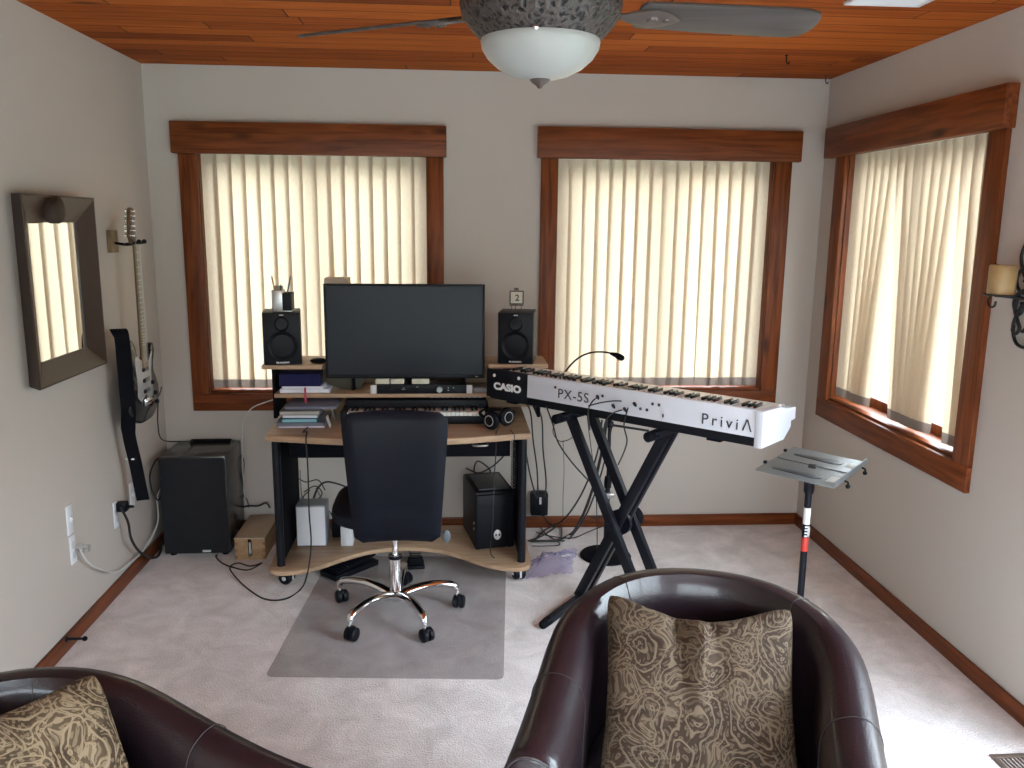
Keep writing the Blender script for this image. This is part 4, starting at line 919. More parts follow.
# ================================================================ office chair
def office_chair():
    hx, hy = -.258, 3.452
    t = thing('office_chair', 'black leatherette office chair with a chrome five star base, seen from behind', 'office chair', (hx, hy, .004))
    obj('gas_cylinder', MB().lathe([(0, .06), (.020, .062), (.024, .07), (.0255, .10), (.0255, .262), (.028, .262), (.028, .275), (.015, .276), (.0135, .28), (.0135, .38), (0, .38)], 28, (hx, hy, 0)), M_CHROME, t, True)
    obj('column_collar', MB().lathe([(.0262, .255), (.029, .256), (.029, .272), (.015, .275)], 24, (hx, hy, .001), cap=False), M_BLK, t, True)
    obj('mechanism', MB().box(hx-.09, hx+.09, hy-.10, hy+.12, .37, .42, .012), M_BLK, t, True)
    lev = obj('lever', MB().tube([(hx+.08, hy, .395), (hx+.15, hy-.02, .385), (hx+.205, hy-.03, .375)], .006, 8, smooth=4).sphere((hx+.222, hy-.033, .365), .02, .9, .5, 1.5), plain('lever_grey', (.10, .11, .13), .4), t, True)
    tips = [(-.516, 3.572), (-.429, 3.221), (-.123, 3.189), (.009, 3.500), (-.238, 3.745)]
    for i, (x, y) in enumerate(tips):
        d = Vector((x-hx, y-hy, 0)); ln = d.length; d.normalize(); n = Vector((-d.y, d.x, 0))
        def P(r_, z): return (hx+d.x*r_, hy+d.y*r_, z)
        path = catmull([Vector(P(.018, .088)), Vector(P(.09, .112)), Vector(P(.17, .122)), Vector(P(ln-.03, .112)), Vector(P(ln-.006, .098)), Vector(P(ln, .082))], 5)
        m = MB(); vs = []; k = 12
        for q, p in enumerate(path):
            f = q/(len(path)-1); wd = .025-.009*f; ht = .019-.006*f
            tan = (path[min(q+1, len(path)-1)]-path[max(q-1, 0)]).normalized(); up = n.cross(tan).normalized()
            if up.z < 0: up = -up
            for a in range(k):
                an = 2*PI*a/k; vs.append(p+n*math.cos(an)*wd+up*math.sin(an)*ht)
        fs = [(q*k+a, q*k+(a+1) % k, (q+1)*k+(a+1) % k, (q+1)*k+a) for q in range(len(path)-1) for a in range(k)]
        fs += [tuple(range(k)), tuple((len(path)-1)*k+a for a in range(k))]
        leg = obj('leg', m.add(vs, fs), M_CHROME, t, True)
        obj('stem', MB().lathe([(0, .05), (.007, .05), (.007, .07), (.011, .072), (.011, .09), (0, .09)], 14, (x, y, 0)), M_CHROME, leg, True)
        sw = [.4, -.5, .6, -.2, 1.0][i]; mt = Matrix.Translation((x+.008*math.cos(sw), y+.008*math.sin(sw), .029)) @ Matrix.Rotation(sw, 4, 'Z')
        cm = MB()
        for s_ in (-1, 1):
            cm.lathe([(0, s_*.027), (.020, s_*.027), (.0285, s_*.021), (.0285, s_*.005), (.022, s_*.003), (0, s_*.003)], 20, (0, 0, 0), 'x')
        cm.box(-.010, .010, -.018, .018, .006, .030, .006)
        obj('castor', cm.xf(mt), M_BLK, leg, True)
    obj('hub', MB().lathe([(0, .062), (.016, .062), (.026, .07), (.032, .078), (.034, .104), (.026, .112), (0, .112)], 28, (hx, hy, 0)), M_CHROME, t, True)
    # seat: rounded, dished
    def cushion(w_, d_, h_, cx, cy, cz, ex=4.0, dish=.02, taper=0):
        nx = 24; vs = []; fs = []; nv = 14
        for j in range(nv+1):
            ph = -PI/2+PI*j/nv; r_ = max(0, math.cos(ph))**(2/3.2); zz = math.copysign(abs(math.sin(ph))**(2/2.6), math.sin(ph))
            for i in range(nx*2):
                a = 2*PI*i/(nx*2); ca, sa = math.cos(a), math.sin(a)
                sx = math.copysign(abs(ca)**(2/ex), ca); sy = math.copysign(abs(sa)**(2/ex), sa)
                vs.append((cx+sx*r_*w_/2, cy+sy*r_*d_/2, cz+zz*h_/2-(dish*(1-(r_*1.0)**2) if zz > 0 else 0)+dish*.8*(sx*r_)**2))
        n2 = nx*2
        for j in range(nv):
            for i in range(n2): fs.append((j*n2+i, j*n2+(i+1) % n2, (j+1)*n2+(i+1) % n2, (j+1)*n2+i))
        return MB().add(vs, fs)
    obj('seat', cushion(.450, .47, .115, hx-.032, hy+.035, .482), M_CHAIRLEA, t, True)
    # backrest
    nz, nx = 22, 16; z0, z1 = .405, .962; bx = -.232; V = []
    def prof(t_):   # half width, y at height fraction (0 bottom)
        w_ = .172+.034*min(1, t_*1.15)
        y = 3.275-.055*t_+.02*math.sin(t_*PI)*-1
        return w_, y
    vs = []
    for side in (0, 1):
        for j in range(nz+1):
            t_ = j/nz; w_, y = prof(t_)
            cr = .032; dz = min((t_)*(z1-z0), (1-t_)*(z1-z0)); 
            ww = w_-cr+math.sqrt(max(0, cr*cr-(cr-min(cr, dz))**2)) if dz < cr else w_
            for i in range(nx+1):
                u = 2*i/nx-1; th = .030*max(0, (1-abs(u)**5))**.5*max(.0, (1-abs(2*t_-1)**9))**.5
                crease = -.009*math.exp(-((t_-.29)/.02)**2)*(1-u*u) if side == 0 else 0
                yy = y+(-1 if side == 0 else 1)*(th+crease*1)+.022*(1-u*u)*0-.02*u*u
                vs.append((bx+u*ww, yy, z0+(z1-z0)*t_+(.004*math.cos(u*2.5) if t_ > .9 else 0)))
    fs = []; o2 = (nz+1)*(nx+1)
    for s_ in (0, o2):
        for j in range(nz):
            for i in range(nx):
                a = s_+j*(nx+1)+i; fs.append((a, a+1, a+nx+2, a+nx+1))
    obj('backrest', MB().add(vs, fs), M_CHAIRLEA, t, True)
    obj('back_bracket', MB().bar((bx, 3.30, .44), (bx, 3.37, .395), .07, .012), M_BLK, t, True)
office_chair()

# ================================================================ floor speaker and wooden box
def subwoofer():
    t = thing('floor_speaker', 'large black floor speaker with cloth front in the left corner', 'speaker', (-1.307, 4.13, 0))
    obj('cabinet', MB().box(-.162, .162, .014, .325, .012, .525, .006), plain('satin_black_cabinet', (.05, .05, .052), .22, var=.1), t)
    obj('grille', MB().box(-.160, .160, -.008, .014, .018, .518, .010), plain('grille_cloth', (.008, .009, .013), .9, var=.3, bump=.3, bscale=600), t)
    obj('badge', MB().box(.030, .072, -.011, -.008, .028, .040, .001), M_SILV, t)
    for x in (-.13, .13):
        for y in (.04, .29): obj('foot', MB().lathe([(0, 0), (.016, 0), (.016, .013), (0, .013)], 14, (x, y, 0)), M_BLKM, t)
subwoofer()
solo('flat_case', MB().box(-1.40, -1.19, 4.41, 4.45, .525, .536, .003), M_BLKM, 'thin black case lying at the back of the floor speaker top', 'case')
def wooden_box():
    t = thing('wooden_box', 'small light wooden box with a sliding lid beside the floor speaker', 'wooden box', (-1.03, 4.08, 0))
    wd = wood('pine_box', (.30, .19, .10), (.44, .30, .17), 'y', .55, knots=False)
    x0, x1, y0, y1 = -1.105, -.955, 4.08, 4.42
    obj('side', MB().box(x0, x0+.012, y0, y1, 0, .108, .001), wd, t, True); obj('side', MB().box(x1-.012, x1, y0, y1, 0, .108, .001), wd, t, True)
    fr = MB().box(x0+.012, -1.040, y0, y0+.012, 0, .108, .001).box(-1.022, x1-.012, y0, y0+.012, 0, .108, .001).box(-1.04, -1.022, y0, y0+.012, 0, .02, .001)
    obj('front', fr, wd, t, True); obj('back', MB().box(x0+.012, x1-.012, y1-.012, y1, 0, .108, .001), wd, t, True)
    j = MB()
    for k in range(3):
        for xx in (x0, x1-.012): j.box(xx-.0005, xx+.0125, y0-.001, y0+.004, .006+k*.036, .022+k*.036, .0005)
    obj('box_joint', j, plain('end_grain', (.24, .13, .06), .7), t, True)
    obj('lid', MB().box(x0-.002, x1+.002, y0-.003, y1, .109, .118, .002), plain('lid_board', (.40, .30, .20), .45, var=.08), t, True)
    obj('latch', MB().lathe([(0, 0), (.009, 0), (.007, .006), (0, .007)], 16, (-1.031, 4.088, .04), 'y').box(-1.036, -1.026, 4.082, 4.09, .03, .09, .001), M_SILV, t, True)
wooden_box()

# ================================================================ stage piano, X stand, mic stand, music stand
KA = math.atan2(-.691, .723); KO = Vector((.149, 3.80, 0)); KU = Vector((.723, -.691, 0)).normalized(); KV = Vector((-KU.y, KU.x, 0))
def KP(s, w_, z): return KO+KU*s+KV*w_+Vector((0, 0, z))
def piano():
    t = thing('stage_piano', 'long white stage piano with a black end, seen from its rear on the X stand', 'stage piano', (KO.x, KO.y, .890), KA)
    def prof_box(x0, x1, poly):  # poly in (y,z)
        m = Matrix(((0, 0, 1, 0), (1, 0, 0, 0), (0, 1, 0, 0), (0, 0, 0, 1))); return MB().prism(poly, x0, x1, .003, m)
    obj('underside', prof_box(.01, 1.298, [(.010, 0), (.25, 0), (.262, .03), (.262, .08), (.012, .08)]), M_BLK, t)
    obj('rear_panel', prof_box(.236, 1.300, [(0, .036), (.02, .034), (.02, .12), (.010, .138), (.003, .137)]), M_KBW, t)
    bk = obj('black_end_panel', prof_box(-.004, .236, [(-.001, .010), (.25, .008), (.26, .10), (.12, .116), (.010, .138), (.002, .136)]), M_BLK, t)
    obj('control_surface', prof_box(.236, 1.300, [(.010, .10), (.115, .10), (.115, .118), (.010, .138)]), M_KBW, t)
    obj('end_block', prof_box(1.300, 1.332, [(-.003, .0), (.20, -.004), (.262, .035), (.262, .058), (.302, .060), (.302, .108), (.262, .112), (.20, .118), (.16, .130), (-.003, .138)]), M_KBW, t)
    obj('end_block', prof_box(.0, .028, [(.02, .02), (.262, .02), (.275, .06), (.275, .105), (.02, .135)]), M_BLK, t)
    obj('front_rail', MB().box(.028, 1.300, .258, .268, .06, .118, .002), M_KBW, t)
    n = 52; w_ = (1.292-.034)/n; pr = None
    for i in range(n):
        if pr is None: pr = obj('white_key', MB().box(0, w_-.001, .118, .260, .09, .119, .0015), M_IV, t); k = pr
        else: k = pr.copy(); C.objects.link(k); k.parent = t
        k.location = (.034+w_*i, 0, 0)
    pr = None
    for i in range(n-1):
        if (i % 7) in (1, 4): continue
        if pr is None: pr = obj('black_key', MB().box(-.0055, .0055, .116, .185, .117, .131, .003), M_BLKG, t); k = pr
        else: k = pr.copy(); C.objects.link(k); k.parent = t
        k.location = (.034+w_*(i+1), 0, 0)
    knob = None
    for i in range(4):
        o_ = obj('knob', MB().lathe([(0, .128), (.009, .128), (.008, .144), (0, .145)], 16, (.46+.05*i, .045, 0)), M_BLK2, t)
    for i in range(6): obj('slider', MB().box(.30+.025*i, .308+.025*i, .05, .058, .128, .142, .002), M_BLK2, t)
    m = MB()
    for i in range(14): m.box(.78+.028*i, .796+.028*i, .06, .07, .125, .1305, .001)
    obj('button', m, plain('button_grey', (.25, .25, .28), .4), t)
    obj('display', MB().box(.67, .75, .035, .075, .122, .1335, .001), M_SCREEN, t)
    rx = (PI/2, 0, 0)
    text('logo', 'CASIO', .043, M_INKW, bk, (.043, -.0016, .050), rx, .0022, 'LEFT', 1.28)
    text('model_lettering', 'PX-5S', .060, M_INK, t, (.405, -.0006, .058), rx, 0, 'LEFT', 1.0, space=1.12)
    text('series_lettering', 'Privi\u039b', .060, M_INK, t, (1.085, -.0006, .055), rx, 0, 'LEFT', 1.0, space=1.38)
    for (x, z) in ((.046, .112), (.190, .116)): obj('screw', MB().lathe([(0, -.003), (.007, -.003), (.008, 0), (0, 0)], 14, (x, -.001, z), 'y'), M_INKW, bk)
    m = MB()
    for (x, z) in ((.392, .102), (.636, .098), (.872, .099), (.901, .099), (.818, .071), (.848, .071)): m.lathe([(0, -.0025), (.0055, -.0025), (.0065, 0), (0, 0)], 14, (x, .0005, z), 'y')
    m.box(.918, .925, -.002, 0, .052, .066, .001)
    obj('jack_socket', m, M_INK, t)
    for x in (.10, 1.10): obj('rubber_foot', MB().box(x, x+.06, .02, .05, -.012, .001, .003), M_BLKM, t)
piano()
def plug(s, z, label):
    m = MB().lathe([(0, 0), (.0065, 0), (.0065, -.028), (.004, -.034), (.004, -.05), (0, -.05)], 14, (0, 0, 0), 'y').xf(Matrix.Translation(KP(s, -.0035, z)) @ Matrix.Rotation(KA+.7, 4, 'Z'))
    solo('cable_plug', m, M_BLK, label, 'plug', 'plugs in the piano rear panel')
plug(.612, .984, 'black jack plug by the last letter of the marking on the piano rear')
plug(.690, .958, 'black jack plug in the middle of the piano rear')
plug(.745, .952, 'black jack plug just right of the middle one on the piano rear')
plug(.790, .980, 'rightmost black jack plug on the piano rear')

def xstand():
    t = thing('keyboard_stand', 'black double braced X stand carrying the stage piano', 'keyboard stand', tuple(KP(.67, .11, 0)))
    def rail(s0, z0, s1, z1, w_): return MB().bar(KP(s0, w_, z0), KP(s1, w_, z1), .028, .042, tuple(KV.cross((KP(s1, w_, z1)-KP(s0, w_, z0))).normalized()))
    for w_ in (.040, .190): obj('leg', rail(.450, .862, .888, .03, w_), M_BLK2, t, True)
    for w_ in (.085, .145): obj('leg', rail(.892, .862, .485, .03, w_), M_BLK2, t, True)
    for s in (.440, .892):
        a = obj('support_arm', MB().bar(KP(s, -.03, .869), KP(s, .285, .869), .040, .028), M_BLK2, t, True)
        for w0, w1 in ((-.068, .0), (.25, .32)): obj('foam_grip', MB().tube([KP(s, w0, .868), KP(s, w0+.008, .868), KP(s, w1, .868)], [.012, .021, .021], 14), M_BLKM, a, True)
    obj('pivot', MB().tube([KP(.672, .02, .42), KP(.672, .215, .42)], .016, 14), M_BLK2, t, True)
    obj('locking_knob', MB().tube([KP(.664, .205, .41), KP(.664, .245, .41)], .047, 24), M_BLKM, t, True)
    obj('ratchet_plate', MB().tube([KP(.672, .105, .42), KP(.672, .125, .42)], .055, 20), M_BLK2, t, True)
    for s, s2, wa, wb in ((.895, .91, -.10, .34), (.490, .522, -.240, .165)):
        f = obj('foot_bar', MB().bar(KP(s2, wa+.03, .022), KP(s, wb-.02, .030), .032, .026), M_BLK2, t, True)
        obj('rubber_foot', MB().tube([KP(s2, wa, .018), KP(s2, wa+.01, .019), KP(s2-.004, wa+.06, .021)], [.010, .018, .020], 14), M_BLKM, f, True)
xstand()
def mic_stand():
    x, y = .775, 4.05
    t = thing('microphone_stand', 'black round base microphone stand behind the X stand with a gooseneck microphone', 'microphone stand', (x, y, 0))
    obj('base', MB().lathe([(0, 0), (.128, 0), (.132, .006), (.126, .014), (.05, .026), (.02, .04), (0, .04)], 40, (x, y, 0)), M_BLKM, t, True)
    obj('pole', MB().lathe([(0, .03), (.013, .03), (.013, .40), (.009, .41), (.009, .90), (0, .90)], 16, (x, y, 0)), M_BLK2, t, True)
    obj('clutch', MB().lathe([(0, .37), (.018, .37), (.020, .40), (.016, .43), (0, .43)], 16, (x, y, 0)), M_BLK, t, True)
    obj('clip', MB().tube([(x, y-.015, .325), (x-.045, y-.03, .29)], .011, 10).box(x-.012, x+.03, y-.035, y-.01, .325, .35, .006), M_STEEL, t, True)
    obj('boom', MB().tube([(x-.01, y, .70), (x+.20, y, .665)], .006, 10).tube([(x, y, .73), (x+.19, y, .715)], .005, 8).sphere((x, y, .70), .022), M_BLK2, t, True)
    g = obj('gooseneck', MB().tube([(x, y, .89), (x-.12, y, .86), (x-.27, y, .90), (.543, y, .966), (.60, y, 1.030), (.665, y, 1.062), (.735, y, 1.066), (.785, y, 1.055)], .0045, 10, smooth=7), M_BLK2, t, True)
    obj('microphone', MB().tube([(.765, y, 1.060), (.79, y, 1.052), (.812, y, 1.042), (.828, y, 1.034), (.836, y, 1.030)], [.006, .012, .016, .014, .004], 16, smooth=3), M_BLKM, g, True)
mic_stand()
def music_stand():
    t = thing('music_stand', 'grey folding music stand with its tray lying flat, by the right wall', 'music stand', (1.335, 3.06, 0))
    A, B, Cc, D = Vector((1.167, 3.079, .752)), Vector((1.441, 3.381, .757)), Vector((1.678, 3.204, .742)), Vector((1.412, 2.868, .738))
    ux = (B-A).normalized(); uy = (D-A); uy = (uy-ux*uy.dot(ux)).normalized(); uz = ux.cross(uy); 
    if uz.z < 0: uz = -uz
    m = Matrix(((ux.x, uy.x, uz.x, A.x), (ux.y, uy.y, uz.y, A.y), (ux.z, uy.z, uz.z, A.z), (0, 0, 0, 1)))
    w_, d_ = (B-A).length+.01, .305; gm = plain('stand_grey', (.16, .175, .18), .42, metal=.15)
    tr = obj('tray', MB().box(0, w_, 0, d_, -.003, .002, .002).xf(m), gm, t, True)
    for xa, xb in ((.045, .125), (w_-.135, w_-.055)):
        q = [(xa+.012, .045), (xb-.045, .04), (xb-.02, .20), (xb-.03, .235), (xa+.02, .235), (xa, .20)]
        obj('inset_panel', MB().prism([(a_+.5*0, b_) for a_, b_ in q], .002, .0045, .001, m), plain('slot_dark', (.035, .04, .05), .4), tr, True)
    for xa in (.055, w_-.13):
        obj('pale_mark', MB().box(xa, xa+.075, d_-.052, d_-.020, .002, .0035, .001).xf(m), plain('pale_print', (.55, .58, .56), .5), tr, True)
    obj('fold_rib', MB().box(w_*.5-.004, w_*.5+.004, .01, d_-.01, .002, .006, .001).xf(m), gm, tr, True)
    for x in (.10, w_-.10): obj('page_clip', MB().box(x-.008, x+.008, -.006, .006, .002, .013, .002).xf(m), M_BLK, t, True)
    for x in (.12, w_-.08): obj('tray_hook', MB().tube([(x, d_-.01, 0), (x, d_+.012, -.004), (x, d_+.014, -.016)], .004, 8, smooth=3).sphere((x, d_+.014, -.02), .009).xf(m), M_BLK, t, True)
    obj('tray_lip', MB().box(0, w_, d_-.004, d_, .0, .022, .001).xf(m), gm, t, True)
    px, py = 1.385, 3.070
    obj('head', MB().lathe([(0, .655), (.016, .655), (.020, .665), (.021, .74), (0, .742)], 18, (px, py, 0)).bar((px, py, .735), (1.42, 3.13, .752), .03, .012), M_BLK, t, True)
    pole = obj('pole', MB().lathe([(0, .04), (.0135, .04), (.0135, .40), (.0135, .655), (0, .655)], 18, (px, py, 0)), M_BLK2, t, True)
    stx = MB()
    obj('white_sticker', MB().lathe([(.0137, .530), (.0139, .531), (.0139, .597), (.0137, .598)], 24, (px, py, 0), cap=False), M_INKW, pole, True)
    obj('red_sticker', MB().lathe([(.0137, .418), (.0139, .419), (.0139, .475), (.0137, .476)], 24, (px, py, 0), cap=False), plain('sticker_red', (.55, .04, .03), .4), pole, True)
    m2 = MB()
    for z in (.480, .493, .506, .518): m2.box(px-.010, px+.009, py-.0152, py-.0125, z, z+.006, 0)
    m2.box(px+.002, px+.010, py-.0152, py-.0125, .480, .524, 0)
    obj('sticker_mark', m2, M_INKW, pole, True)
    for a in (PI*1.0, PI*1.62, PI*.32):
        obj('leg', MB().tube([(px, py, .20), (px+.10*math.cos(a), py+.10*math.sin(a), .09), (px+.22*math.cos(a), py+.22*math.sin(a), .012)], .007, 10, smooth=4), M_BLK2, t, True)
music_stand()

# ---- adapter on the back wall, plastic bag
def adapter():
    t = thing('power_adapter', 'black power adapter box plugged into the back wall right of the desk', 'power adapter', (.45, YB-.04, .11))
    obj('outlet_cover', MB().box(.435, .505, YB-.007, YB, .095, .205, .002), M_WHT, t, True)
    obj('brick', MB().box(.42, .515, YB-.075, YB-.007, .09, .222, .010), M_BLK, t, True)
    obj('indicator', MB().box(.465, .477, YB-.077, YB-.075, .16, .20, .001), M_SILV, t, True)
adapter()
def bag():
    n = 22; vs = []; fs = []
    for j in range(n+1):
        for i in range(n+1):
            u, v = i/n-.5, j/n-.5; r_ = 1-.25*noise.noise(Vector((u*4, v*4, 3)))
            x = .485+u*.22*r_+v*.08; y = 3.93+v*.26*r_+u*.05
            h_ = max(0, .050*(1-(2*u)**2)*(1-(2*v)**2)+.045*abs(noise.noise(Vector((u*5, v*5, 1)))) + .006*noise.noise(Vector((u*14, v*14, 7))))
            vs.append((x, y, .003+h_))
    for j in range(n):
        for i in range(n): a = j*(n+1)+i; fs.append((a, a+1, a+n+2, a+n+1))
    m = clear_mat('lilac_plastic', (.88, .85, .96), .35, .35, .30, (.42, .38, .56))
    o = solo('plastic_bag', MB().add(vs, fs), m, 'crumpled lilac plastic bag on the carpet beside the desk', 'plastic bag')
    solo('paper_scrap', MB().bar((.53, 3.90, .066), (.575, 3.935, .060), .018, .001, (0, .1, 1), 0), M_WHT, 'small white paper tag lying on the lilac plastic bag', 'paper')
bag()

# ================================================================ tub armchairs and cushions
def armchair(label, cx, cy, th, W_=.748, D_=.765, hb=.778, ha=.664):
    t = thing('tub_armchair', label, 'armchair', (cx, cy, 0), th)
    a = W_/2; fr = -D_/2; bk = D_/2; RR = D_*.5; n = 64; TH = .125
    path = []
    for i in range(n+1):
        s = i/n
        if s < .25: x, y = -a, fr+(-fr)*s/.25
        elif s > .75: x, y = a, fr+(-fr)*(1-s)/.25
        else:
            q = PI-(s-.25)/.5*PI; x, y = a*math.cos(q), RR*math.sin(q)
        path.append(Vector((x, y, 0)))
    def hh(y): k = (y-fr)/(bk-fr); return ha+(hb-ha)*k*k*(3-2*k)
    rings = []
    for i, p in enumerate(path):
        tg = (path[min(i+1, n)]-path[max(i-1, 0)]).normalized(); inn = Vector((tg.y, -tg.x, 0))
        h_ = hh(p.y); k = min(1, max(0, (p.y+.1)/.4)); tk = TH-.02*k
        sec = [(.045, .11), (.030, .13), (.020, .30), (.006, h_-.16), (0, h_-.09), (.002, h_-.055), (.012, h_-.026), (.032, h_-.006), (.056, h_), (.080, h_-.004), (tk-.018, h_-.020), (tk-.004, h_-.048), (tk, h_-.085), (tk-.002, h_-.15), (tk-.004, .44), (tk-.004, .30), (tk-.01, .13), (tk-.02, .11)]
        rings.append([p+inn*d+Vector((0, 0, z)) for d, z in sec])
    def endcap(r, dr):
        c = sum(r, Vector())/len(r); out = []
        for f, o_ in ((.985, .012), (.95, .020), (.90, .024)):
            out.append([c+(v-c)*f+Vector((0, -o_*dr, 0)) for v in r])
        return out
    e0 = endcap(rings[0], 1); e1 = endcap(rings[-1], 1)
    allr = e0[::-1]+rings+e1; k = len(rings[0]); vs = [v for r in allr for v in r]; fs = []
    for i in range(len(allr)-1):
        for j in range(k): fs.append((i*k+j, i*k+(j+1) % k, (i+1)*k+(j+1) % k, (i+1)*k+j))
    fs.append(tuple(range(k))); fs.append(tuple((len(allr)-1)*k+j for j in range(k)))
    sh = obj('shell', MB().add(vs, fs), M_LEATHER, t)
    seam = plain('seam_thread', (.018, .012, .013), .5)
    for i in (10, 24, 40, 54):
        r = [v+(v-sum(rings[i], Vector())/k).normalized()*.0006 for v in rings[i]]
        for off in (0,):
            obj('seam', MB().tube(r[1:15], .0009, 6, smooth=3), seam, sh)
    for r in (e0[1], e1[1]): obj('piping', MB().tube(r, .0045, 8, closed=True, smooth=2), M_LEATHER, sh)
    # lower front and seat
    poly = [(-a+.11, fr+.02)]+[(-(a-.105)*math.cos(q), .02+(RR-.11)*math.sin(q)) for q in [PI*j/16 for j in range(17)]]+[(a-.11, fr+.02)]
    obj('seat_base', MB().prism(poly, .11, .32, .01), M_LEATHER, t)
    obj('seat_cushion', MB().prism([(x*.985, y-.012) for x, y in poly], .32, .425, .035), M_LEATHER, t)
    for x in (-a+.09, a-.09):
        for y in (fr+.06, .20): obj('leg', MB().lathe([(0, 0), (.018, 0), (.026, .11), (0, .11)], 16, (x, y, 0)), plain('dark_foot_wood', (.03, .018, .012), .4), t)
armchair('dark brown leather tub armchair at the lower centre, facing the viewer', .573, 1.758, -.325)
armchair('dark brown leather tub armchair cut off by the lower left corner', -.767, 1.34, 1.074)
def pillow(label, tl, tr, lean, drop, mat, size=.45, thick=.13, fold=1.0):
    """tl/tr: top corners; drop: direction of the hanging side"""
    tl, tr = Vector(tl), Vector(tr); ux = (tr-tl); wd = ux.length; ux.normalize(); dn = Vector(drop); dn = (dn-ux*dn.dot(ux)).normalized(); nr = ux.cross(-dn).normalized()
    n = 40; vs = []; fs = []
    for side in (1, -1):
        for j in range(n+1):
            for i in range(n+1):
                u, v = 2*i/n-1, 2*j/n-1
                pin = 1-.085*(1-u*u)**1*abs(v)**3; pu = 1-.07*(1-v*v)*abs(u)**3
                sag = .030*fold*(1-u*u)**2*max(0, v)**3
                cr = 1-.055*(abs(u)*abs(v))**7
                fx, fy = u*pu*cr*wd/2, v*pin*cr*wd/2-sag
                e = max(0, (1-u**4)*(1-v**4))**.42
                h_ = thick/2*e
                if side > 0: h_ += fold*(-.030*math.exp(-((u+.18+.1*v)/.07)**2)*max(0, v+.2)+.018*math.exp(-((u+.02)/.07)**2)*max(0, v+.3)-.016*math.exp(-((u-.22+.15*v)/.08)**2)*max(0, v)+.006*noise.noise(Vector((u*3, v*3, 2))))*e
                vs.append((fx, fy, side*h_))
    N1 = (n+1)*(n+1)
    for s_ in (0, N1):
        for j in range(n):
            for i in range(n): a_ = s_+j*(n+1)+i; fs.append((a_, a_+1, a_+n+2, a_+n+1))
    bd = [i for i in range(n+1)]+[j*(n+1)+n for j in range(1, n+1)]+[n*(n+1)+i for i in range(n-1, -1, -1)]+[j*(n+1) for j in range(n-1, 0, -1)]
    for q in range(len(bd)):
        a_, b_ = bd[q], bd[(q+1) % len(bd)]; fs.append((a_, b_, b_+N1, a_+N1))
    o = obj('throw_pillow', MB().add(vs, fs), mat)
    c = (tl+tr)/2+dn*wd/2; up = -dn
    o.matrix_world = Matrix(((ux.x, up.x, nr.x, c.x), (ux.y, up.y, nr.y, c.y), (ux.z, up.z, nr.z, c.z), (0, 0, 0, 1)))
    return tag(o, label, 'pillow')
PR = [(.372, 1.935, .79), (.828, 1.860, .775)]
pillow('brown paisley throw pillow leaning in the lower centre armchair', PR[0], PR[1], 0, (-.12, -.55, -.80), M_PAIS, fold=1.3)
PL1 = Vector((-.717, 1.599, .80))
pillow('golden paisley throw pillow in the armchair at the lower left', PL1-Vector((.621, .774, -.121))*.45, PL1, 0, (.466, -.489, -.738), M_PAIS2, fold=.4)
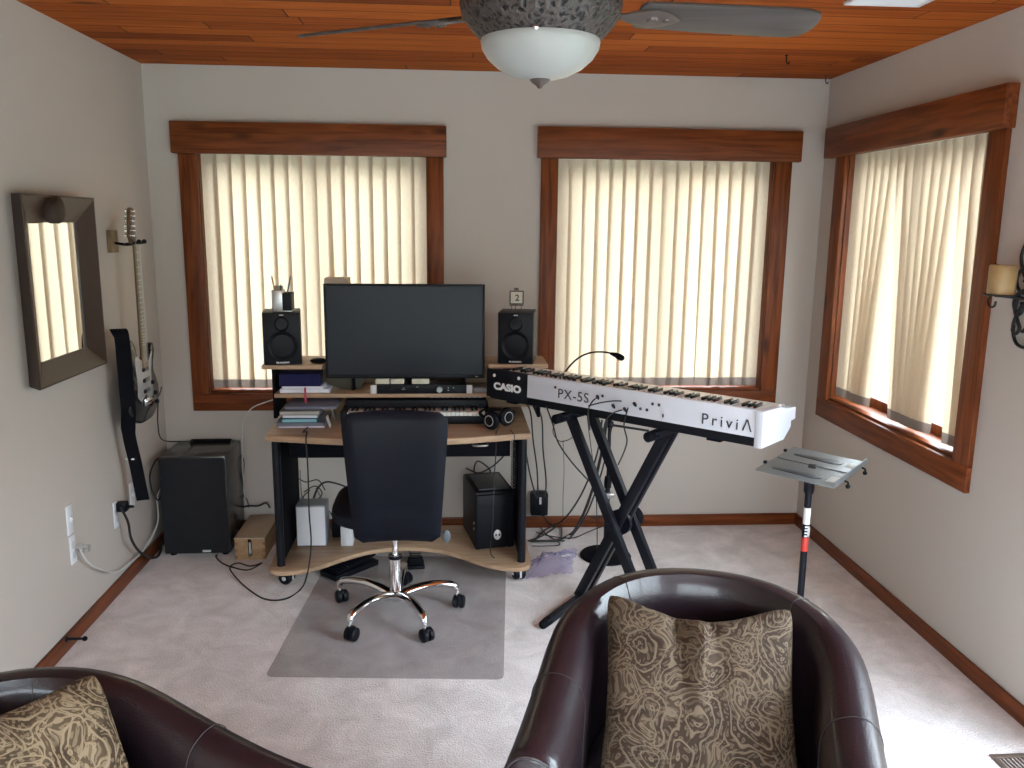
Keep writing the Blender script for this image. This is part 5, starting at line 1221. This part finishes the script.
CABLES = [
    ('black cord from the guitar body down behind the floor speaker', 0.003, 'B', [(-1.42, 4.05, 0.83), (-1.4, 3.969, 0.729), (-1.4, 4.021, 0.642), (-1.39, 4.3, 0.56), (-1.38, 4.46, 0.5), (-1.38, 4.47, 0.3)]),
    ('black cable looping down left of the floor speaker', 0.004, 'B', [(-1.46, 4.2, 0.5), (-1.503, 4.2, 0.492), (-1.538, 4.2, 0.414), (-1.534, 4.2, 0.334), (-1.508, 4.2, 0.281), (-1.485, 4.25, 0.3), (-1.49, 4.3, 0.02)]),
    ('thin black cable along the back wall right of the floor speaker', 0.0025, 'B', [(-1.18, 4.44, 0.53), (-1.195, 4.46, 0.47), (-1.154, 4.46, 0.448), (-1.135, 4.46, 0.403), (-1.145, 4.46, 0.302), (-1.149, 4.46, 0.223), (-1.129, 4.46, 0.188), (-1.121, 4.46, 0.143)]),
    ('black cable arching behind the wooden box', 0.005, 'B', [(-1.207, 4.455, 0.1), (-1.168, 4.455, 0.139), (-1.124, 4.455, 0.156), (-1.071, 4.455, 0.155), (-1.027, 4.455, 0.172), (-1.007, 4.455, 0.143)]),
    ('long black cord hanging from the desktop and curling across the carpet', 0.0035, 'B', [(-0.66, 3.95, 0.748), (-0.685, 3.75, 0.748), (-0.648, 3.64, 0.773), (-0.654, 3.64, 0.737), (-0.65, 3.64, 0.599), (-0.652, 3.64, 0.413), (-0.648, 3.64, 0.248), (-0.671, 3.64, 0.104), (-0.716, 3.697, 0.006), (-0.767, 3.604, 0.006), (-0.856, 3.608, 0.006), (-0.965, 3.729, 0.006), (-1.062, 3.88, 0.006), (-1.106, 3.978, 0.006), (-1.079, 4.027, 0.006), (-1.011, 3.986, 0.006), (-0.961, 4.022, 0.006)]),
    ('black cord on the carpet in front of the floor speaker', 0.0035, 'B', [(-0.961, 4.022, 0.006), (-1.009, 3.938, 0.006), (-1.096, 3.978, 0.006), (-1.158, 4.03, 0.006), (-1.209, 4.109, 0.006), (-1.2, 4.1, 0.02)]),
    ('thick black power cord from the wall outlet to the floor', 0.006, 'B', [(-1.49, 3.695, 0.415), (-1.49, 3.759, 0.325), (-1.49, 3.779, 0.24), (-1.49, 3.849, 0.153), (-1.49, 3.94, 0.086), (-1.521, 4.099, 0.01), (-1.5, 4.124, 0.01), (-1.521, 4.232, 0.01)]),
    ('white cord drooping from the wall plate up toward the corner', 0.004, 'W', [(-1.51, 3.314, 0.374), (-1.51, 3.374, 0.294), (-1.51, 3.506, 0.201), (-1.515, 3.669, 0.126), (-1.515, 3.808, 0.106), (-1.515, 4.002, 0.102), (-1.515, 4.198, 0.164), (-1.515, 4.22, 0.3), (-1.515, 4.4, 0.33)]),
    ('pale cord looping from the left window sill behind the desk', 0.003, 'W', [(-1.127, 4.4, 0.376), (-1.124, 4.4, 0.541), (-1.108, 4.4, 0.65), (-1.064, 4.4, 0.714), (-0.99, 4.4, 0.746), (-0.938, 4.4, 0.768), (-0.9, 4.35, 0.84)]),
    ('thin pale cord hanging below the drooping loop behind the desk', 0.0025, 'W', [(-1.132, 4.42, 0.37), (-1.132, 4.42, 0.258), (-1.126, 4.42, 0.174)]),
    ('black cable looping behind the white upright box', 0.005, 'B', [(-0.744, 4.15, 0.219), (-0.721, 4.15, 0.288), (-0.694, 4.15, 0.352), (-0.653, 4.15, 0.383), (-0.593, 4.15, 0.372), (-0.543, 4.15, 0.35)]),
    ('grey wire running down the desk back above the white box', 0.003, 'G', [(-0.794, 4.22, 0.427), (-0.792, 4.22, 0.319), (-0.785, 4.22, 0.238)]),
    ('black wire coiled in the tangle above the white box', 0.003, 'B', [(-0.778, 4.22, 0.308), (-0.72, 4.22, 0.34), (-0.686, 4.22, 0.297), (-0.739, 4.22, 0.249), (-0.784, 4.22, 0.276), (-0.747, 4.22, 0.319)]),
    ('grey wire slanting from the tangle to the shelf', 0.003, 'G', [(-0.716, 4.22, 0.329), (-0.687, 4.22, 0.264), (-0.669, 4.22, 0.199), (-0.641, 4.22, 0.1)]),
    ('black wire arching at the top of the cable tangle', 0.003, 'B', [(-0.805, 4.22, 0.384), (-0.766, 4.22, 0.362), (-0.704, 4.22, 0.372), (-0.67, 4.22, 0.318)]),
    ('black wire trailing right from the cable tangle', 0.003, 'B', [(-0.749, 4.22, 0.265), (-0.698, 4.22, 0.237), (-0.648, 4.22, 0.198), (-0.619, 4.22, 0.127), (-0.574, 4.22, 0.088)]),
    ('white power lead lying left of the white upright box', 0.004, 'W', [(-0.878, 4.169, 0.106), (-0.852, 4.197, 0.106), (-0.809, 4.153, 0.106)]),
    ('black cable curving above the computer tower', 0.004, 'B', [(0.058, 4.22, 0.429), (0.121, 4.22, 0.402), (0.183, 4.22, 0.428), (0.235, 4.22, 0.471), (0.277, 4.22, 0.524)]),
    ('black cable drooping to the left of the computer tower top', 0.004, 'B', [(0.121, 4.22, 0.374), (0.1, 4.22, 0.418), (0.121, 4.22, 0.466), (0.183, 4.22, 0.417), (0.173, 4.22, 0.363)]),
    ('thin black cord hanging down the front of the computer tower', 0.0025, 'B', [(0.205, 3.8, 0.748), (0.186, 3.68, 0.748), (0.187, 3.68, 0.673), (0.179, 3.68, 0.532), (0.175, 3.68, 0.34), (0.17, 3.8, 0.14), (0.19, 3.8, 0.104)]),
    ('black cord hanging from the piano past the desk post, nearer the desk', 0.004, 'B', [(0.3, 3.78, 0.895), (0.377, 4.1, 0.764), (0.395, 4.1, 0.609), (0.418, 4.1, 0.451), (0.425, 4.1, 0.307)]),
    ('black cord hanging from the piano to the adapter', 0.004, 'B', [(0.33, 3.76, 0.895), (0.449, 4.25, 0.703), (0.463, 4.25, 0.515), (0.482, 4.25, 0.35), (0.478, 4.25, 0.256)]),
    ('black cord crossing behind the desk post to the adapter', 0.004, 'B', [(0.371, 4.35, 0.543), (0.4, 4.35, 0.376), (0.429, 4.35, 0.263), (0.446, 4.35, 0.217)]),
    ('black cord from adapter sagging to the carpet and up to the piano, left', 0.0045, 'B', [(0.47, 4.4, 0.12), (0.525, 4.3, 0.08), (0.567, 4.1, 0.192), (0.642, 4.1, 0.305), (0.7, 4.1, 0.448), (0.733, 4.1, 0.58), (0.744, 4.1, 0.711)]),
    ('heavy black cable bundle rising from the carpet to the piano', 0.007, 'B', [(0.402, 4.251, 0.01), (0.482, 4.248, 0.01), (0.554, 4.259, 0.01), (0.64, 4.334, 0.02), (0.604, 3.75, 0.333), (0.652, 3.75, 0.481), (0.677, 3.75, 0.602), (0.693, 3.75, 0.698), (0.704, 3.75, 0.803)]),
    ('second black cable of the bundle, slightly right of the first', 0.004, 'B', [(0.573, 4.239, 0.012), (0.622, 4.281, 0.012), (0.622, 3.8, 0.305), (0.676, 3.8, 0.454), (0.714, 3.8, 0.612), (0.738, 3.8, 0.758)]),
    ('black cord swinging from the left stand arm down to the right', 0.0035, 'B', [(0.4, 3.57, 0.9), (0.437, 3.62, 0.803), (0.461, 3.62, 0.725), (0.517, 3.62, 0.641), (0.592, 3.62, 0.556), (0.639, 3.62, 0.517)]),
    ('thin black loop hanging below the left stand arm', 0.002, 'B', [(0.441, 3.55, 0.842), (0.429, 3.55, 0.789), (0.457, 3.55, 0.748), (0.496, 3.55, 0.752), (0.522, 3.55, 0.77)]),
    ('thin black cord hanging straight down left of the X stand legs', 0.0015, 'B', [(0.561, 4.2, 0.581), (0.57, 4.2, 0.419), (0.568, 4.2, 0.255), (0.571, 4.2, 0.117)]),
    ('thin black cord hanging straight down through the X stand', 0.002, 'B', [(0.561, 3.45, 0.887), (0.577, 3.45, 0.778), (0.604, 3.45, 0.599), (0.618, 3.45, 0.418), (0.623, 3.45, 0.256), (0.625, 3.45, 0.176)]),
    ('black cord hanging from the right plug in the piano rear', 0.003, 'B', [(0.693, 3.25, 0.961), (0.69, 3.3, 0.879), (0.705, 3.3, 0.816), (0.694, 3.3, 0.765), (0.671, 3.3, 0.71)]),
    ('black cord from the leftmost piano plug down the rear panel', 0.0028, 'B', [(0.597, 3.4, 0.976), (0.559, 3.32, 0.972), (0.544, 3.32, 0.93), (0.554, 3.32, 0.854)]),
    ('black cord running along the piano rear panel to the rightmost plug', 0.0028, 'B', [(0.54, 3.3, 0.959), (0.588, 3.3, 0.972), (0.65, 3.3, 0.98), (0.728, 3.3, 0.975)]),
    ('black cord from the middle piano plug bending down', 0.0028, 'B', [(0.676, 3.28, 0.947), (0.639, 3.28, 0.934), (0.612, 3.28, 0.905), (0.601, 3.28, 0.855)]),
    ('black cable coil on the carpet left of the lilac bag, outer loop', 0.004, 'B', [(0.431, 4.27, 0.008), (0.5, 4.417, 0.008), (0.56, 4.542, 0.008), (0.596, 4.508, 0.008), (0.589, 4.367, 0.008), (0.564, 4.25, 0.008)]),
    ('black cable coil on the carpet behind the lilac bag, inner loop', 0.004, 'B', [(0.392, 4.257, 0.008), (0.462, 4.312, 0.008), (0.527, 4.401, 0.008), (0.571, 4.542, 0.008), (0.544, 4.609, 0.008), (0.493, 4.512, 0.008)]),
    ('thin black cord running right across the carpet to the stand', 0.003, 'B', [(0.448, 4.394, 0.006), (0.519, 4.33, 0.006), (0.635, 4.296, 0.006), (0.736, 4.382, 0.006), (0.836, 4.472, 0.006)]),
    ('thin black cord lying just in front of the back baseboard', 0.003, 'B', [(0.479, 4.486, 0.006), (0.5, 4.361, 0.006), (0.559, 4.212, 0.006), (0.476, 4.187, 0.006), (0.407, 4.19, 0.006)]),
    ('black cord from the small sustain pedal under the desk', 0.003, 'B', [(-0.224, 4.066, 0.012), (-0.232, 4.119, 0.012), (-0.26, 4.161, 0.012)]),
]

# ================================================================ cables
for lb, r_, mk, pts in CABLES:
    mt = {'B': M_CABLE, 'W': M_CABLEW, 'G': plain('cable_grey', (.16, .16, .17), .5)}[mk]
    pts = [(p[0], min(p[1], YB-.008), max(p[2], r_+.001)) for p in pts]
    solo('cable', MB().tube(pts, r_, 8, smooth=7), mt, lb, 'cable')
def coil():
    pts = [(.268+.009*math.cos(a), 3.725+.009*math.sin(a), .705-.225*i/180) for i in range(181) for a in [i/180*2*PI*16]]
    solo('coiled_cord', MB().tube([(.255, 3.76, .749), (.266, 3.648, .752), (.268, 3.642, .735), (.268, 3.70, .71)]+pts[3:], .0022, 6), M_CABLE, 'black coiled headphone cord hanging at the right desk post', 'cable')
coil()
